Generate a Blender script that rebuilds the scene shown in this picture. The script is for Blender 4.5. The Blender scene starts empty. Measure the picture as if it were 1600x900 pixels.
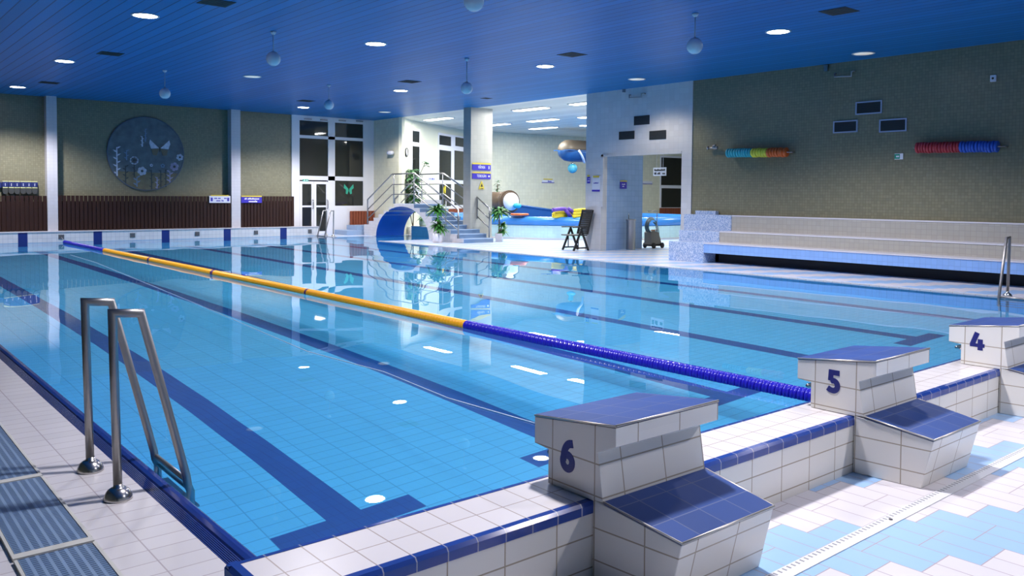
import bpy, bmesh, math, random
from mathutils import Vector, Matrix
random.seed(7)
C = bpy.context.scene.collection
SC = bpy.context.scene
PI = math.pi

# ------------------------------------------------------------------ camera
CAM = Vector((-1.6023, -2.5780, 1.4826))
YAW, PITCH, ROLL = math.radians(39.8893), math.radians(-2.1752), math.radians(0.459)
FPX, PY = 1303.69, 355.52
fw = Vector((math.sin(YAW)*math.cos(PITCH), math.cos(YAW)*math.cos(PITCH), math.sin(PITCH)))
rt0 = Vector((math.cos(YAW), -math.sin(YAW), 0)); up0 = rt0.cross(fw)
rt = math.cos(ROLL)*rt0 + math.sin(ROLL)*up0; up = -math.sin(ROLL)*rt0 + math.cos(ROLL)*up0
cd = bpy.data.cameras.new('camera'); co = bpy.data.objects.new('camera', cd); C.objects.link(co)
m3 = Matrix((rt, up, -fw)).transposed(); co.matrix_world = Matrix.Translation(CAM) @ m3.to_4x4()
cd.sensor_width = 36; cd.lens = 36*FPX/1600; cd.shift_y = -(450-PY)/1600; cd.clip_end = 200; cd.clip_start = .05
SC.camera = co

def at(u, v, ax, val):
    """photo pixel -> point on the plane ax = val"""
    d = rt*((u-800)/FPX) - up*((v-PY)/FPX) + fw
    i = 'xyz'.index(ax); t = (val-CAM[i])/d[i]
    return CAM + d*t

# ------------------------------------------------------------------ render look
SC.view_settings.view_transform = 'Standard'; SC.view_settings.look = 'None'
SC.view_settings.gamma = 1; SC.view_settings.use_curve_mapping = False
SC.view_settings.exposure = -0.33
cy = SC.cycles
cy.use_denoising = True
try: cy.denoiser = 'OPENIMAGEDENOISE'
except Exception: pass
cy.max_bounces = 10; cy.diffuse_bounces = 4; cy.glossy_bounces = 5; cy.transmission_bounces = 8
cy.caustics_refractive = True; cy.caustics_reflective = False
cy.sample_clamp_indirect = 6.0; cy.blur_glossy = .5
w = bpy.data.worlds.new('world'); SC.world = w; w.use_nodes = True
w.node_tree.nodes['Background'].inputs[0].default_value = (.01, .012, .02, 1)
w.node_tree.nodes['Background'].inputs[1].default_value = .3

LAMP_W = 1000.0        # each hall downlight
TUBE_W = 170.0        # each fluorescent panel of the leisure room
HC = 4.34             # ceiling height
XR, YB = 15.0, 25.7   # right wall, far wall
XL, YN = -4.2, -7.5   # left wall and wall behind the camera

# ------------------------------------------------------------------ materials
def newmat(name):
    m = bpy.data.materials.new(name); m.use_nodes = True
    return m, m.node_tree, m.node_tree.nodes['Principled BSDF']
def mat(name, col, rough=.5, metal=0, spec=.5, emit=None, es=0, var=0, vs=8):
    m, nt, b = newmat(name)
    b.inputs['Base Color'].default_value = (*col, 1); b.inputs['Roughness'].default_value = rough
    b.inputs['Metallic'].default_value = metal; b.inputs['Specular IOR Level'].default_value = spec
    if emit:
        b.inputs['Emission Color'].default_value = (*emit, 1); b.inputs['Emission Strength'].default_value = es
    if var:
        tc = nt.nodes.new('ShaderNodeTexCoord'); n = nt.nodes.new('ShaderNodeTexNoise'); n.inputs['Scale'].default_value = vs
        nt.links.new(tc.outputs['Object'], n.inputs['Vector'])
        mx = nt.nodes.new('ShaderNodeMix'); mx.data_type = 'RGBA'
        mx.inputs[6].default_value = (*[c*(1-var) for c in col], 1); mx.inputs[7].default_value = (*[min(1, c*(1+var)) for c in col], 1)
        nt.links.new(n.outputs[0], mx.inputs[0]); nt.links.new(mx.outputs[2], b.inputs['Base Color'])
    return m
class NB:
    """tiny node builder"""
    def __init__(s, nt): s.nt = nt
    def m(s, op, a, b=None):
        n = s.nt.nodes.new('ShaderNodeMath'); n.operation = op
        for i, x in enumerate((a, b)):
            if x is None: continue
            if isinstance(x, (int, float)): n.inputs[i].default_value = x
            else: s.nt.links.new(x, n.inputs[i])
        return n.outputs[0]
    def mix(s, f, a, b):
        n = s.nt.nodes.new('ShaderNodeMix'); n.data_type = 'RGBA'
        for i, x in ((0, f), (6, a), (7, b)):
            if isinstance(x, (tuple, list)): n.inputs[i].default_value = (*x, 1)
            elif isinstance(x, (int, float)): n.inputs[i].default_value = x
            else: s.nt.links.new(x, n.inputs[i])
        return n.outputs[2]
def tile(name, col, grout, size, gw=.006, rough=.25, var=.04, off=(0, 0, 0), soft=.6, spec=.5, bump=.25, dirt=0, zmax=None):
    m, nt, b = newmat(name); N = NB(nt)
    g = nt.nodes.new('ShaderNodeNewGeometry')
    p = nt.nodes.new('ShaderNodeSeparateXYZ'); nt.links.new(g.outputs['Position'], p.inputs[0])
    n = nt.nodes.new('ShaderNodeSeparateXYZ'); nt.links.new(g.outputs['True Normal'], n.inputs[0])
    mask = None; cells = []
    for i in range(3):
        if not size[i]: cells.append(None); continue
        t = N.m('DIVIDE', N.m('SUBTRACT', p.outputs[i], off[i]), size[i])
        fr = N.m('FRACT', t); cells.append(N.m('FLOOR', t))
        e = N.m('LESS_THAN', N.m('MINIMUM', fr, N.m('SUBTRACT', 1.0, fr)), gw/2/size[i])
        e = N.m('MULTIPLY', e, N.m('LESS_THAN', N.m('ABSOLUTE', n.outputs[i]), soft))
        if i == 2 and zmax: e = N.m('MULTIPLY', e, N.m('LESS_THAN', p.outputs[2], zmax))
        mask = e if mask is None else N.m('MAXIMUM', mask, e)
    cx = nt.nodes.new('ShaderNodeCombineXYZ')
    for i in range(3):
        if cells[i] is not None: nt.links.new(cells[i], cx.inputs[i])
    wn = nt.nodes.new('ShaderNodeTexWhiteNoise'); nt.links.new(cx.outputs[0], wn.inputs['Vector'])
    c = N.mix(wn.outputs['Value'], [x*(1-var) for x in col], [min(1, x*(1+var)) for x in col])
    if dirt:
        ns = nt.nodes.new('ShaderNodeTexNoise'); ns.inputs['Scale'].default_value = 1.3; ns.inputs['Detail'].default_value = 5
        nt.links.new(g.outputs['Position'], ns.inputs['Vector'])
        c = N.mix(N.m('MULTIPLY', ns.outputs[0], dirt), c, [x*.75 for x in col])
    c = N.mix(mask, c, grout)
    nt.links.new(c, b.inputs['Base Color'])
    b.inputs['Roughness'].default_value = rough; b.inputs['Specular IOR Level'].default_value = spec
    if bump:
        bp = nt.nodes.new('ShaderNodeBump'); bp.inputs['Strength'].default_value = bump; bp.inputs['Distance'].default_value = .002
        nt.links.new(N.m('SUBTRACT', 1.0, mask), bp.inputs['Height']); nt.links.new(bp.outputs[0], b.inputs['Normal'])
    return m
def deck_mat(name, white, blue, grout):
    """pairs of 25 x 12.5 cm tiles stepping half a tile per column, in white and pale blue bands"""
    m, nt, b = newmat(name); N = NB(nt)
    g = nt.nodes.new('ShaderNodeNewGeometry')
    p = nt.nodes.new('ShaderNodeSeparateXYZ'); nt.links.new(g.outputs['Position'], p.inputs[0])
    X = N.m('DIVIDE', p.outputs[0], .25); col = N.m('FLOOR', X); fx = N.m('FRACT', N.m('MULTIPLY', X, 2.0))
    Yt = N.m('DIVIDE', N.m('ADD', N.m('ADD', p.outputs[1], .25), N.m('MULTIPLY', col, .125)), .25)
    row = N.m('FLOOR', Yt); fy = N.m('FRACT', Yt)
    band = N.m('SUBTRACT', row, N.m('MULTIPLY', N.m('FLOOR', N.m('DIVIDE', row, 4.0)), 4.0))
    isb = N.m('LESS_THAN', band, 1.5)
    def edge(f, s, gw): return N.m('LESS_THAN', N.m('MINIMUM', f, N.m('SUBTRACT', 1.0, f)), gw/2/s)
    gm = N.m('MAXIMUM', edge(fx, .125, .005), edge(fy, .25, .005))
    cx = nt.nodes.new('ShaderNodeCombineXYZ'); nt.links.new(N.m('FLOOR', N.m('MULTIPLY', X, 2.0)), cx.inputs[0]); nt.links.new(row, cx.inputs[1])
    wn = nt.nodes.new('ShaderNodeTexWhiteNoise'); nt.links.new(cx.outputs[0], wn.inputs['Vector'])
    c = N.mix(isb, white, blue); c = N.mix(N.m('MULTIPLY', wn.outputs['Value'], .12), c, (.45, .45, .5))
    c = N.mix(gm, c, grout)
    nt.links.new(c, b.inputs['Base Color']); b.inputs['Roughness'].default_value = .28
    return m
def plank_mat(name, col, line, pitch):
    m, nt, b = newmat(name); N = NB(nt)
    g = nt.nodes.new('ShaderNodeNewGeometry')
    p = nt.nodes.new('ShaderNodeSeparateXYZ'); nt.links.new(g.outputs['Position'], p.inputs[0])
    t = N.m('DIVIDE', p.outputs[0], pitch); fr = N.m('FRACT', t)
    e = N.m('LESS_THAN', fr, .10)
    wn = nt.nodes.new('ShaderNodeTexWhiteNoise'); wn.noise_dimensions = '1D'; nt.links.new(N.m('FLOOR', t), wn.inputs['W'])
    c = N.mix(wn.outputs['Value'], [x*.9 for x in col], [x*1.1 for x in col]); c = N.mix(e, c, line)
    nt.links.new(c, b.inputs['Base Color']); b.inputs['Roughness'].default_value = .42; b.inputs['Specular IOR Level'].default_value = .18
    return m
def speckle_mat(name, a, bcol, scale):
    m, nt, b = newmat(name); N = NB(nt)
    g = nt.nodes.new('ShaderNodeNewGeometry')
    v = nt.nodes.new('ShaderNodeTexVoronoi'); v.inputs['Scale'].default_value = scale; nt.links.new(g.outputs['Position'], v.inputs['Vector'])
    s = nt.nodes.new('ShaderNodeSeparateColor'); nt.links.new(v.outputs['Color'], s.inputs[0])
    c = N.mix(N.m('GREATER_THAN', s.outputs[0], .5), a, bcol); nt.links.new(c, b.inputs['Base Color'])
    b.inputs['Roughness'].default_value = .3
    return m
def wood_mat(name, col, scale=6):
    m, nt, b = newmat(name); N = NB(nt)
    g = nt.nodes.new('ShaderNodeNewGeometry'); mp = nt.nodes.new('ShaderNodeMapping'); mp.inputs['Scale'].default_value = (scale, scale, .6)
    nt.links.new(g.outputs['Position'], mp.inputs[0])
    n = nt.nodes.new('ShaderNodeTexNoise'); n.inputs['Scale'].default_value = 2; n.inputs['Detail'].default_value = 4; nt.links.new(mp.outputs[0], n.inputs['Vector'])
    c = N.mix(n.outputs[0], [x*.6 for x in col], [x*1.3 for x in col]); nt.links.new(c, b.inputs['Base Color'])
    b.inputs['Roughness'].default_value = .6; b.inputs['Specular IOR Level'].default_value = .25
    return m

M = {}
M['white_tile'] = tile('white_tile', (.74, .72, .68), (.36, .31, .24), (.25, .25, .125), off=(0, 0, .045), rough=.22, var=.03, dirt=.15)
M['coping_tile'] = tile('coping_tile', (.71, .68, .68), (.40, .34, .30), (.125, .17, 0), gw=.005, rough=.25, var=.03)
M['block_tile'] = tile('block_tile', (.74, .72, .68), (.38, .33, .26), (.25, .24, .125), off=(.06, -.11, -.045), rough=.22, var=.02, soft=.75, zmax=.5)
M['blue_nosing'] = tile('blue_nosing', (.02, .058, .29), (.30, .32, .42), (.125, 0, 0), gw=.005, rough=.12, var=.1)
M['blue_tile'] = tile('blue_tile', (.022, .062, .235), (.10, .13, .25), (.16, .16, 0), off=(.02, .02, 0), gw=.005, rough=.5, var=.12, spec=.25)
M['pool_tile'] = tile('pool_tile', (.088, .585, .97), (.05, .41, .76), (.25, .125, .125), gw=.009, rough=.4, var=.03, bump=0)
M['pool_line'] = tile('pool_line', (.002, .085, .36), (.002, .07, .29), (.125, .125, .125), gw=.006, rough=.4, var=.05, bump=0)
M['far_tile'] = tile('far_tile', (.70, .71, .74), (.45, .47, .55), (.125, .125, .125), gw=.006, rough=.25)
M['far_stripe'] = mat('far_stripe', (.012, .03, .20), .3)
M['deck'] = deck_mat('deck', (.72, .69, .72), (.33, .54, .82), (.42, .34, .36))
M['deck_left'] = tile('deck_left', (.62, .60, .61), (.42, .38, .39), (.205, .125, 0), off=(-.36, 0, 0), gw=.006, rough=.25, var=.03, dirt=.2)
M['mosaic'] = tile('mosaic', (.215, .205, .135), (.155, .15, .10), (.06, .06, .06), gw=.006, rough=.28, var=.10, bump=0)
M['pier_tile'] = tile('pier_tile', (.60, .60, .61), (.52, .53, .55), (.15, .15, .15), gw=.006, rough=.25)
M['column_tile'] = tile('column_tile', (.44, .43, .39), (.38, .37, .34), (.15, .15, .15), gw=.006, rough=.3)
M['passage_tile'] = tile('passage_tile', (.28, .42, .64), (.20, .32, .52), (.15, .15, .15), gw=.006, rough=.25)
M['cream_tile'] = tile('cream_tile', (.72, .71, .56), (.60, .58, .45), (.15, .15, .15), gw=.006, rough=.25)
M['cream_paint'] = mat('cream_paint', (.72, .71, .56), .4)
M['white_paint'] = mat('white_paint', (.70, .70, .70), .5)
M['ceiling_blue'] = plank_mat('ceiling_blue', (.010, .165, .44), (.003, .05, .16), .2)
M['ceiling_white'] = plank_mat('ceiling_white', (.70, .70, .62), (.55, .55, .48), .3)
M['speckle'] = speckle_mat('speckle', (.52, .59, .72), (.24, .35, .57), 60)
M['bench_blue'] = tile('bench_blue', (.24, .42, .78), (.20, .34, .64), (0, .1, .1), gw=.006)
M['bench_tile'] = tile('bench_tile', (.40, .385, .345), (.32, .31, .29), (.1, .1, .1), gw=.006)
M['bench_top'] = mat('bench_top', (.62, .61, .66), .3)
M['painted_dark'] = mat('painted_dark', (.03, .03, .03), .8)  # darkness put into the colour: shade under the bench, night outside
M['pillar'] = tile('pillar', (.56, .56, .60), (.45, .45, .5), (.1, .1, .1), gw=.004, var=.02)
M['frame_white'] = mat('frame_white', (.76, .76, .80), .35)
M['night_glass'] = mat('night_glass', (.018, .020, .018), .03, spec=.6)
M['wood_dark'] = wood_mat('wood_dark', (.030, .012, .009))
M['wood_red'] = wood_mat('wood_red', (.26, .07, .035))
M['steel'] = mat('steel', (.35, .34, .33), .38, 1, var=.08, vs=30)
M['steel_dark'] = mat('steel_dark', (.36, .36, .37), .32, 1)
M['chrome'] = mat('chrome', (.50, .48, .46), .22, 1)
M['trim_metal'] = mat('trim_metal', (.58, .55, .50), .42, 1)
M['digit'] = mat('digit', (.015, .018, .16), .35)
M['gutter_blue'] = mat('gutter_blue', (.012, .028, .15), .22)
M['gutter_lip'] = mat('gutter_lip', (.014, .035, .20), .15)
M['mat_pvc'] = None
M['mat_strip'] = mat('mat_strip', (.52, .52, .48), .5)
M['drain_white'] = mat('drain_white', (.72, .72, .74), .4)
M['slot_dark'] = mat('slot_dark', (.10, .10, .11), .7)
M['slot_grey'] = mat('slot_grey', (.30, .30, .32), .7)
M['float_blue'] = mat('float_blue', (.015, .012, .42), .25)
M['float_yellow'] = mat('float_yellow', (.86, .40, .01), .3)
M['float_purple'] = mat('float_purple', (.10, .02, .12), .4)
M['cable'] = mat('cable', (.55, .55, .58), .4)
M['clear_cord'] = mat('clear_cord', (.42, .52, .64), .3)
M['globe'] = mat('globe', (.62, .66, .72), .25)
M['globe_cap'] = mat('globe_cap', (.42, .46, .52), .4)
M['lamp'] = mat('lamp', (1, 1, 1), .5, emit=(1, .97, .93), es=28)
M['lamp_dim'] = mat('lamp_dim', (.8, .8, .7), .4, emit=(1, .92, .8), es=.5)
M['lamp_ring'] = mat('lamp_ring', (.6, .62, .66), .35)
M['tube'] = mat('tube', (1, 1, 1), .5, emit=(1, 1, .98), es=9)
M['vent_dark'] = mat('vent_dark', (.020, .025, .03), .7)
M['vent_frame'] = mat('vent_frame', (.34, .40, .55), .4)
M['sign_white'] = mat('sign_white', (.68, .70, .78), .4)
M['sign_blue'] = mat('sign_blue', (.045, .03, .42), .4)
M['sign_yellow'] = mat('sign_yellow', (.66, .52, .06), .4)
M['ink_blue'] = mat('ink_blue', (.06, .05, .40), .5)
M['ink_black'] = mat('ink_black', (.03, .03, .03), .5)
M['ink_white'] = mat('ink_white', (.85, .85, .9), .5)
M['exit_green'] = mat('exit_green', (.03, .36, .24), .4)
M['leaf'] = mat('leaf', (.045, .20, .035), .45, var=.35, vs=9)
M['leaf_dark'] = mat('leaf_dark', (.03, .11, .035), .5, var=.35, vs=9)
M['bark'] = mat('bark', (.10, .07, .05), .8, var=.3, vs=20)
M['soil'] = mat('soil', (.05, .035, .025), .9)
M['pot_white'] = mat('pot_white', (.74, .73, .78), .35)
M['pot_green'] = mat('pot_green', (.55, .68, .52), .4)
M['pot_stone'] = mat('pot_stone', (.55, .55, .60), .5, var=.1)
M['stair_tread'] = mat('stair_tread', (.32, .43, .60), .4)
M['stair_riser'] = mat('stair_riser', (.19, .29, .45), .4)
M['arch_blue'] = mat('arch_blue', (.022, .12, .55), .3)
M['bridge_face'] = tile('bridge_face', (.64, .62, .64), (.5, .48, .5), (.1, .1, .1), gw=.005)
M['chair_black'] = mat('chair_black', (.012, .013, .014), .35)
M['kid_wall'] = tile('kid_wall', (.52, .74, .80), (.42, .64, .70), (.1, .1, .1), gw=.005)
M['pad_blue'] = mat('pad_blue', (.045, .24, .68), .22)
M['slide_blue'] = mat('slide_blue', (.013, .065, .20), .35)
M['slide_brown'] = mat('slide_brown', (.10, .062, .036), .45)
M['ball'] = mat('ball', (.05, .30, .42), .4, var=.8, vs=7)
M['slide_tan'] = mat('slide_tan', (.065, .050, .034), .55)
M['teal'] = mat('teal', (.02, .38, .46), .5)
M['lime'] = mat('lime', (.62, .62, .05), .5)
M['orange'] = mat('orange', (.62, .12, .02), .5)
M['red'] = mat('red', (.40, .03, .05), .5)
M['royal'] = mat('royal', (.02, .10, .52), .5)
M['navy'] = mat('navy', (.015, .025, .13), .5)
M['yellow'] = mat('yellow', (.80, .62, .03), .4)
M['purple'] = mat('purple', (.12, .05, .40), .4)
M['pale_yellow'] = mat('pale_yellow', (.62, .64, .30), .5)
M['grey_pad'] = mat('grey_pad', (.045, .05, .05), .7)
M['hose'] = mat('hose', (.06, .09, .12), .4)
M['hose_blue'] = mat('hose_blue', (.10, .25, .32), .4)
M['rubber'] = mat('rubber', (.015, .015, .015), .6)
M['machine'] = mat('machine', (.16, .15, .13), .5)
M['copper'] = mat('copper', (.45, .20, .10), .4)
M['mural_ground'] = mat('mural_ground', (.095, .125, .145), .5, var=.55, vs=5)
M['mural_earth'] = mat('mural_earth', (.15, .135, .08), .5, var=.5, vs=6)
M['mural_rim'] = mat('mural_rim', (.09, .11, .15), .5)
M['mural_white'] = mat('mural_white', (.50, .55, .66), .5, var=.35, vs=14)
M['mural_lilac'] = mat('mural_lilac', (.32, .31, .48), .5, var=.3, vs=8)
M['mural_dark'] = mat('mural_dark', (.04, .05, .05), .6)
M['mural_ochre'] = mat('mural_ochre', (.15, .125, .08), .6)
M['mural_pale_blue'] = mat('mural_pale_blue', (.14, .22, .33), .6)
def mat_pvc():
    m, nt, b = newmat('mat_pvc'); N = NB(nt)
    g = nt.nodes.new('ShaderNodeNewGeometry'); p = nt.nodes.new('ShaderNodeSeparateXYZ'); nt.links.new(g.outputs['Position'], p.inputs[0])
    e = N.m('MAXIMUM', N.m('LESS_THAN', N.m('FRACT', N.m('DIVIDE', p.outputs[0], .035)), .35), N.m('LESS_THAN', N.m('FRACT', N.m('DIVIDE', p.outputs[1], .02)), .35))
    nt.links.new(N.mix(e, (.05, .09, .16), (.20, .29, .42)), b.inputs['Base Color']); b.inputs['Roughness'].default_value = .3
    return m
M['mat_pvc'] = mat_pvc()
def water_mat():
    m = bpy.data.materials.new('water'); m.use_nodes = True; nt = m.node_tree
    nt.nodes.remove(nt.nodes['Principled BSDF'])
    g = nt.nodes.new('ShaderNodeBsdfGlass'); g.inputs['Roughness'].default_value = 0; g.inputs['IOR'].default_value = 1.333
    g.inputs['Color'].default_value = (.97, .99, 1, 1)
    nt.links.new(g.outputs[0], nt.nodes['Material Output'].inputs[0])
    return m
M['water'] = water_mat()

# ------------------------------------------------------------------ mesh helpers
def B(): return bmesh.new()
def box(bm, x0, x1, y0, y1, z0, z1, mi=0):
    v = [bm.verts.new((x, y, z)) for x in (x0, x1) for y in (y0, y1) for z in (z0, z1)]
    fs = []
    for q in ((0, 1, 3, 2), (4, 6, 7, 5), (0, 4, 5, 1), (2, 3, 7, 6), (0, 2, 6, 4), (1, 5, 7, 3)):
        f = bm.faces.new([v[i] for i in q]); f.material_index = mi; fs.append(f)
    return v
def quad(bm, pts, mi=0):
    f = bm.faces.new([bm.verts.new(p) for p in pts]); f.material_index = mi; return f
def obox(bm, c, X, Y, Z, mi=0):
    """box from centre and three half-axis vectors"""
    c, X, Y, Z = map(Vector, (c, X, Y, Z))
    v = [bm.verts.new(c + a*X + b*Y + d*Z) for a in (-1, 1) for b in (-1, 1) for d in (-1, 1)]
    for q in ((0, 1, 3, 2), (4, 6, 7, 5), (0, 4, 5, 1), (2, 3, 7, 6), (0, 2, 6, 4), (1, 5, 7, 3)):
        f = bm.faces.new([v[i] for i in q]); f.material_index = mi
def prism(bm, prof, axis, a, b, mi=0, capmi=None):
    """profile of 2-D points swept along an axis: axis x -> profile (y,z); y -> (x,z); z -> (x,y)"""
    def P(p, t): return {'x': (t, p[0], p[1]), 'y': (p[0], t, p[1]), 'z': (p[0], p[1], t)}[axis]
    A = [bm.verts.new(P(p, a)) for p in prof]; Bv = [bm.verts.new(P(p, b)) for p in prof]
    n = len(prof); sides = []
    for i in range(n):
        f = bm.faces.new((A[i], A[(i+1) % n], Bv[(i+1) % n], Bv[i])); f.material_index = mi; sides.append(f)
    for L in (A[::-1], Bv):
        f = bm.faces.new(L); f.material_index = mi if capmi is None else capmi
    return sides
def tube(bm, pts, r, n=10, mi=0, cap=True):
    """mitred round tube along a polyline"""
    pts = [Vector(p) for p in pts]; rings = []
    for i, p in enumerate(pts):
        d1 = (pts[i]-pts[i-1]).normalized() if i else (pts[1]-pts[0]).normalized()
        d2 = (pts[i+1]-pts[i]).normalized() if i < len(pts)-1 else d1
        t = (d1+d2); t = t.normalized() if t.length > 1e-6 else d1
        a = Vector((0, 0, 1)) if abs(t.z) < .9 else Vector((0, 1, 0))
        if i == 0: u = t.cross(a).normalized()
        else: u = (U - t*U.dot(t)).normalized()
        U = u; v = t.cross(u)
        k = 1/max(.35, t.dot(d1)); bend = (d2-d1); bend = bend - t*bend.dot(t)
        bd = bend.normalized() if bend.length > 1e-5 else None
        ring = []
        rr = r[i] if isinstance(r, (list, tuple)) else r
        for j in range(n):
            o = (u*math.cos(2*PI*j/n) + v*math.sin(2*PI*j/n))*rr
            if bd is not None: o += bd*o.dot(bd)*(k-1)
            ring.append(bm.verts.new(p+o))
        rings.append(ring)
    for a, b in zip(rings, rings[1:]):
        for j in range(n):
            f = bm.faces.new((a[j], a[(j+1) % n], b[(j+1) % n], b[j])); f.smooth = True; f.material_index = mi
    if cap:
        f = bm.faces.new(rings[0][::-1]); f.material_index = mi
        f = bm.faces.new(rings[-1]); f.material_index = mi
def lathe(bm, prof, c=(0, 0, 0), axis='z', n=24, mi=0, smooth=True):
    """prof: list of (radius, height)"""
    c = Vector(c); rings = []
    for r, h in prof:
        ring = []
        for j in range(n):
            a = 2*PI*j/n; x, y = max(r, 1e-4)*math.cos(a), max(r, 1e-4)*math.sin(a)
            o = {'z': (x, y, h), 'y': (x, h, -y), 'x': (h, x, y)}[axis]
            ring.append(bm.verts.new(c+Vector(o)))
        rings.append(ring)
    for a, b in zip(rings, rings[1:]):
        for j in range(n):
            f = bm.faces.new((a[j], a[(j+1) % n], b[(j+1) % n], b[j])); f.smooth = smooth; f.material_index = mi
    for L in (rings[0][::-1], rings[-1]):
        f = bm.faces.new(L); f.material_index = mi
def obj(name, bm, mats, parent=None, loc=None, bevel=0, fixn=True):
    if fixn: bmesh.ops.recalc_face_normals(bm, faces=bm.faces)
    me = bpy.data.meshes.new(name); bm.to_mesh(me); bm.free()
    for m in (mats if isinstance(mats, (list, tuple)) else [mats]): me.materials.append(M[m])
    o = bpy.data.objects.new(name, me); C.objects.link(o)
    if parent: o.parent = parent
    if loc is not None: o.location = loc
    if bevel:
        b = o.modifiers.new('bevel', 'BEVEL'); b.width = bevel; b.segments = 2; b.limit_method = 'ANGLE'
    return o
def tag(o, label, cat, group=None):
    o['label'] = label; o['category'] = cat
    if group: o['group'] = group
    return o
def thing(name, label, cat, loc=(0, 0, 0), rz=0, group=None):
    o = bpy.data.objects.new(name, None); o.empty_display_size = .1; C.objects.link(o)
    o.location = loc; o.rotation_euler = (0, 0, rz)
    return tag(o, label, cat, group)
def struct(name, bm, mats, parent=None, **k):
    o = obj(name, bm, mats, parent, **k)
    if parent is None: o['kind'] = 'structure'
    return o
def dup(root, loc, rz=0, label=None, group=None):
    r = root.copy(); C.objects.link(r); r.location = loc; r.rotation_euler = (0, 0, rz)
    if label: r['label'] = label
    if group: r['group'] = group
    for ch in list(root.children):
        c = ch.copy(); C.objects.link(c); c.parent = r
        for g in ch.children:
            d = g.copy(); C.objects.link(d); d.parent = c
    return r
def text_mesh(s, size, ext=.002, off=0.0, align='CENTER'):
    cu = bpy.data.curves.new('t', 'FONT'); cu.body = s; cu.size = size; cu.extrude = ext; cu.offset = off
    cu.align_x = align; cu.align_y = 'CENTER'; cu.resolution_u = 4
    o = bpy.data.objects.new('t', cu); C.objects.link(o); bpy.context.view_layer.update()
    me = bpy.data.meshes.new_from_object(o.evaluated_get(bpy.context.evaluated_depsgraph_get()))
    bpy.data.objects.remove(o); bpy.data.curves.remove(cu)
    return me
def text(name, s, size, loc, right, m, parent=None, upv=(0, 0, 1), ext=.002, off=0.0, sx=1.0):
    """lettering standing on a plane whose reading direction is `right`"""
    me = text_mesh(s, size, ext, off); me.name = name; me.materials.clear(); me.materials.append(M[m])
    R, U = Vector(right).normalized(), Vector(upv).normalized(); W = R.cross(U)
    mw = Matrix.Translation(Vector(loc)) @ Matrix((R*sx, U, W)).transposed().to_4x4()
    me.transform(mw)
    o = bpy.data.objects.new(name, me); C.objects.link(o)
    if parent: o.parent = parent
    return o
EX, EY, EZ = Vector((1, 0, 0)), Vector((0, 1, 0)), Vector((0, 0, 1))
def root_loc(o):
    v = Vector((0, 0, 0))
    while o: v += o.location; o = o.parent
    return v
def part(name, bm, mats, parent, **k):
    """child mesh whose bmesh was written in world coordinates (parent not rotated)"""
    o = obj(name, bm, mats, parent, **k)
    o.data.transform(Matrix.Translation(-root_loc(parent)))
    return o
def ptext(name, s, size, loc, right, m, parent, **k):
    o = text(name, s, size, loc, right, m, parent, **k)
    o.data.transform(Matrix.Translation(-root_loc(parent)))
    return o

# ================================================================== lamps that light the hall
LX = (2.55, 6.60, 10.80, 13.9); LY = (-6.0, -0.2, 5.6, 11.4, 17.2, 23.3)
lit_spots = [(2.539, 11.631), (2.632, 17.729), (2.70, 23.6), (6.599, 11.30), (10.767, 17.022), (10.786, 11.146),
             (10.788, 22.995), (11.147, 5.59), (2.5, 5.7), (6.5, 5.6), (2.0, 1.0), (6.4, .9), (10.9, .9), (4.3, -3.6), (8.6, -3.6)]
dim_spots = [(13.756, 11.122), (14.279, 5.691), (6.633, 17.193), (13.55, 22.45)]
def downlight(x, y, on, label):
    t = thing('ceiling_downlight', label, 'ceiling light', (x, y, HC), 0, 'round downlights in the blue ceiling')
    bm = B(); lathe(bm, [(.215, -.0005), (.215, -.012), (.185, -.014), (.18, -.0005)], (x, y, HC), n=28); part('trim_ring', bm, 'lamp_ring', t)
    bm = B(); lathe(bm, [(.18, -.001), (.18, -.009), (.001, -.011)], (x, y, HC), n=28); part('lens', bm, 'lamp' if on else 'lamp_dim', t)
    return t
def spot(x, y, z, watt, size=138, blend=.55, col=(1, .955, 1.0), r=.16):
    l = bpy.data.lights.new('downlight_beam', 'SPOT'); l.energy = watt; l.spot_size = math.radians(size); l.spot_blend = blend
    l.color = col; l.shadow_soft_size = r
    o = bpy.data.objects.new('downlight_beam', l); C.objects.link(o); o.location = (x, y, z-r-.03)
    try: l.cycles.is_caustics_light = True
    except Exception: pass
    return o
for i, (x, y) in enumerate(lit_spots): spot(x, y, HC, LAMP_W*{8: .4, 9: .75, 10: 1.15, 11: .32, 12: .30, 13: .58, 14: .26}.get(i, 1.0))
spot(13.756, 11.122, HC, LAMP_W*.15, col=(1, .88, .72)); spot(13.55, 22.45, HC, LAMP_W*.55, size=156, col=(1, .93, .84))

# ================================================================== the setting
YW, ZW = -.338, .305       # near pool wall: back face, top
D = -1.6                   # pool depth
# floors
bm = B(); quad(bm, [(XL, YN, 0), (30, YN, 0), (30, YW, 0), (XL, YW, 0)]); struct('floor_near', bm, 'deck')
bm = B(); quad(bm, [(XL, YW, 0), (-.365, YW, 0), (-.365, YB, 0), (XL, YB, 0)]); struct('floor_left', bm, 'deck_left')
CY0, CY1 = 20.65, 23.6     # channel under the bridge
bm = B()
for x0, x1, y0, y1 in ((12.25, 42, YW, CY0), (12.25, 42, CY1, 34), (16.6, 42, CY0, CY1)):
    quad(bm, [(x0, y0, 0), (x1, y0, 0), (x1, y1, 0), (x0, y1, 0)])
struct('floor_right', bm, 'deck')
# deck edge strip along the pool's right side
bm = B(); box(bm, 12.235, 12.33, 0, CY0, -.04, .012); box(bm, 12.235, 12.33, CY1, 24.98, -.04, .012); struct('trim_1', bm, 'coping_tile')
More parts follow.
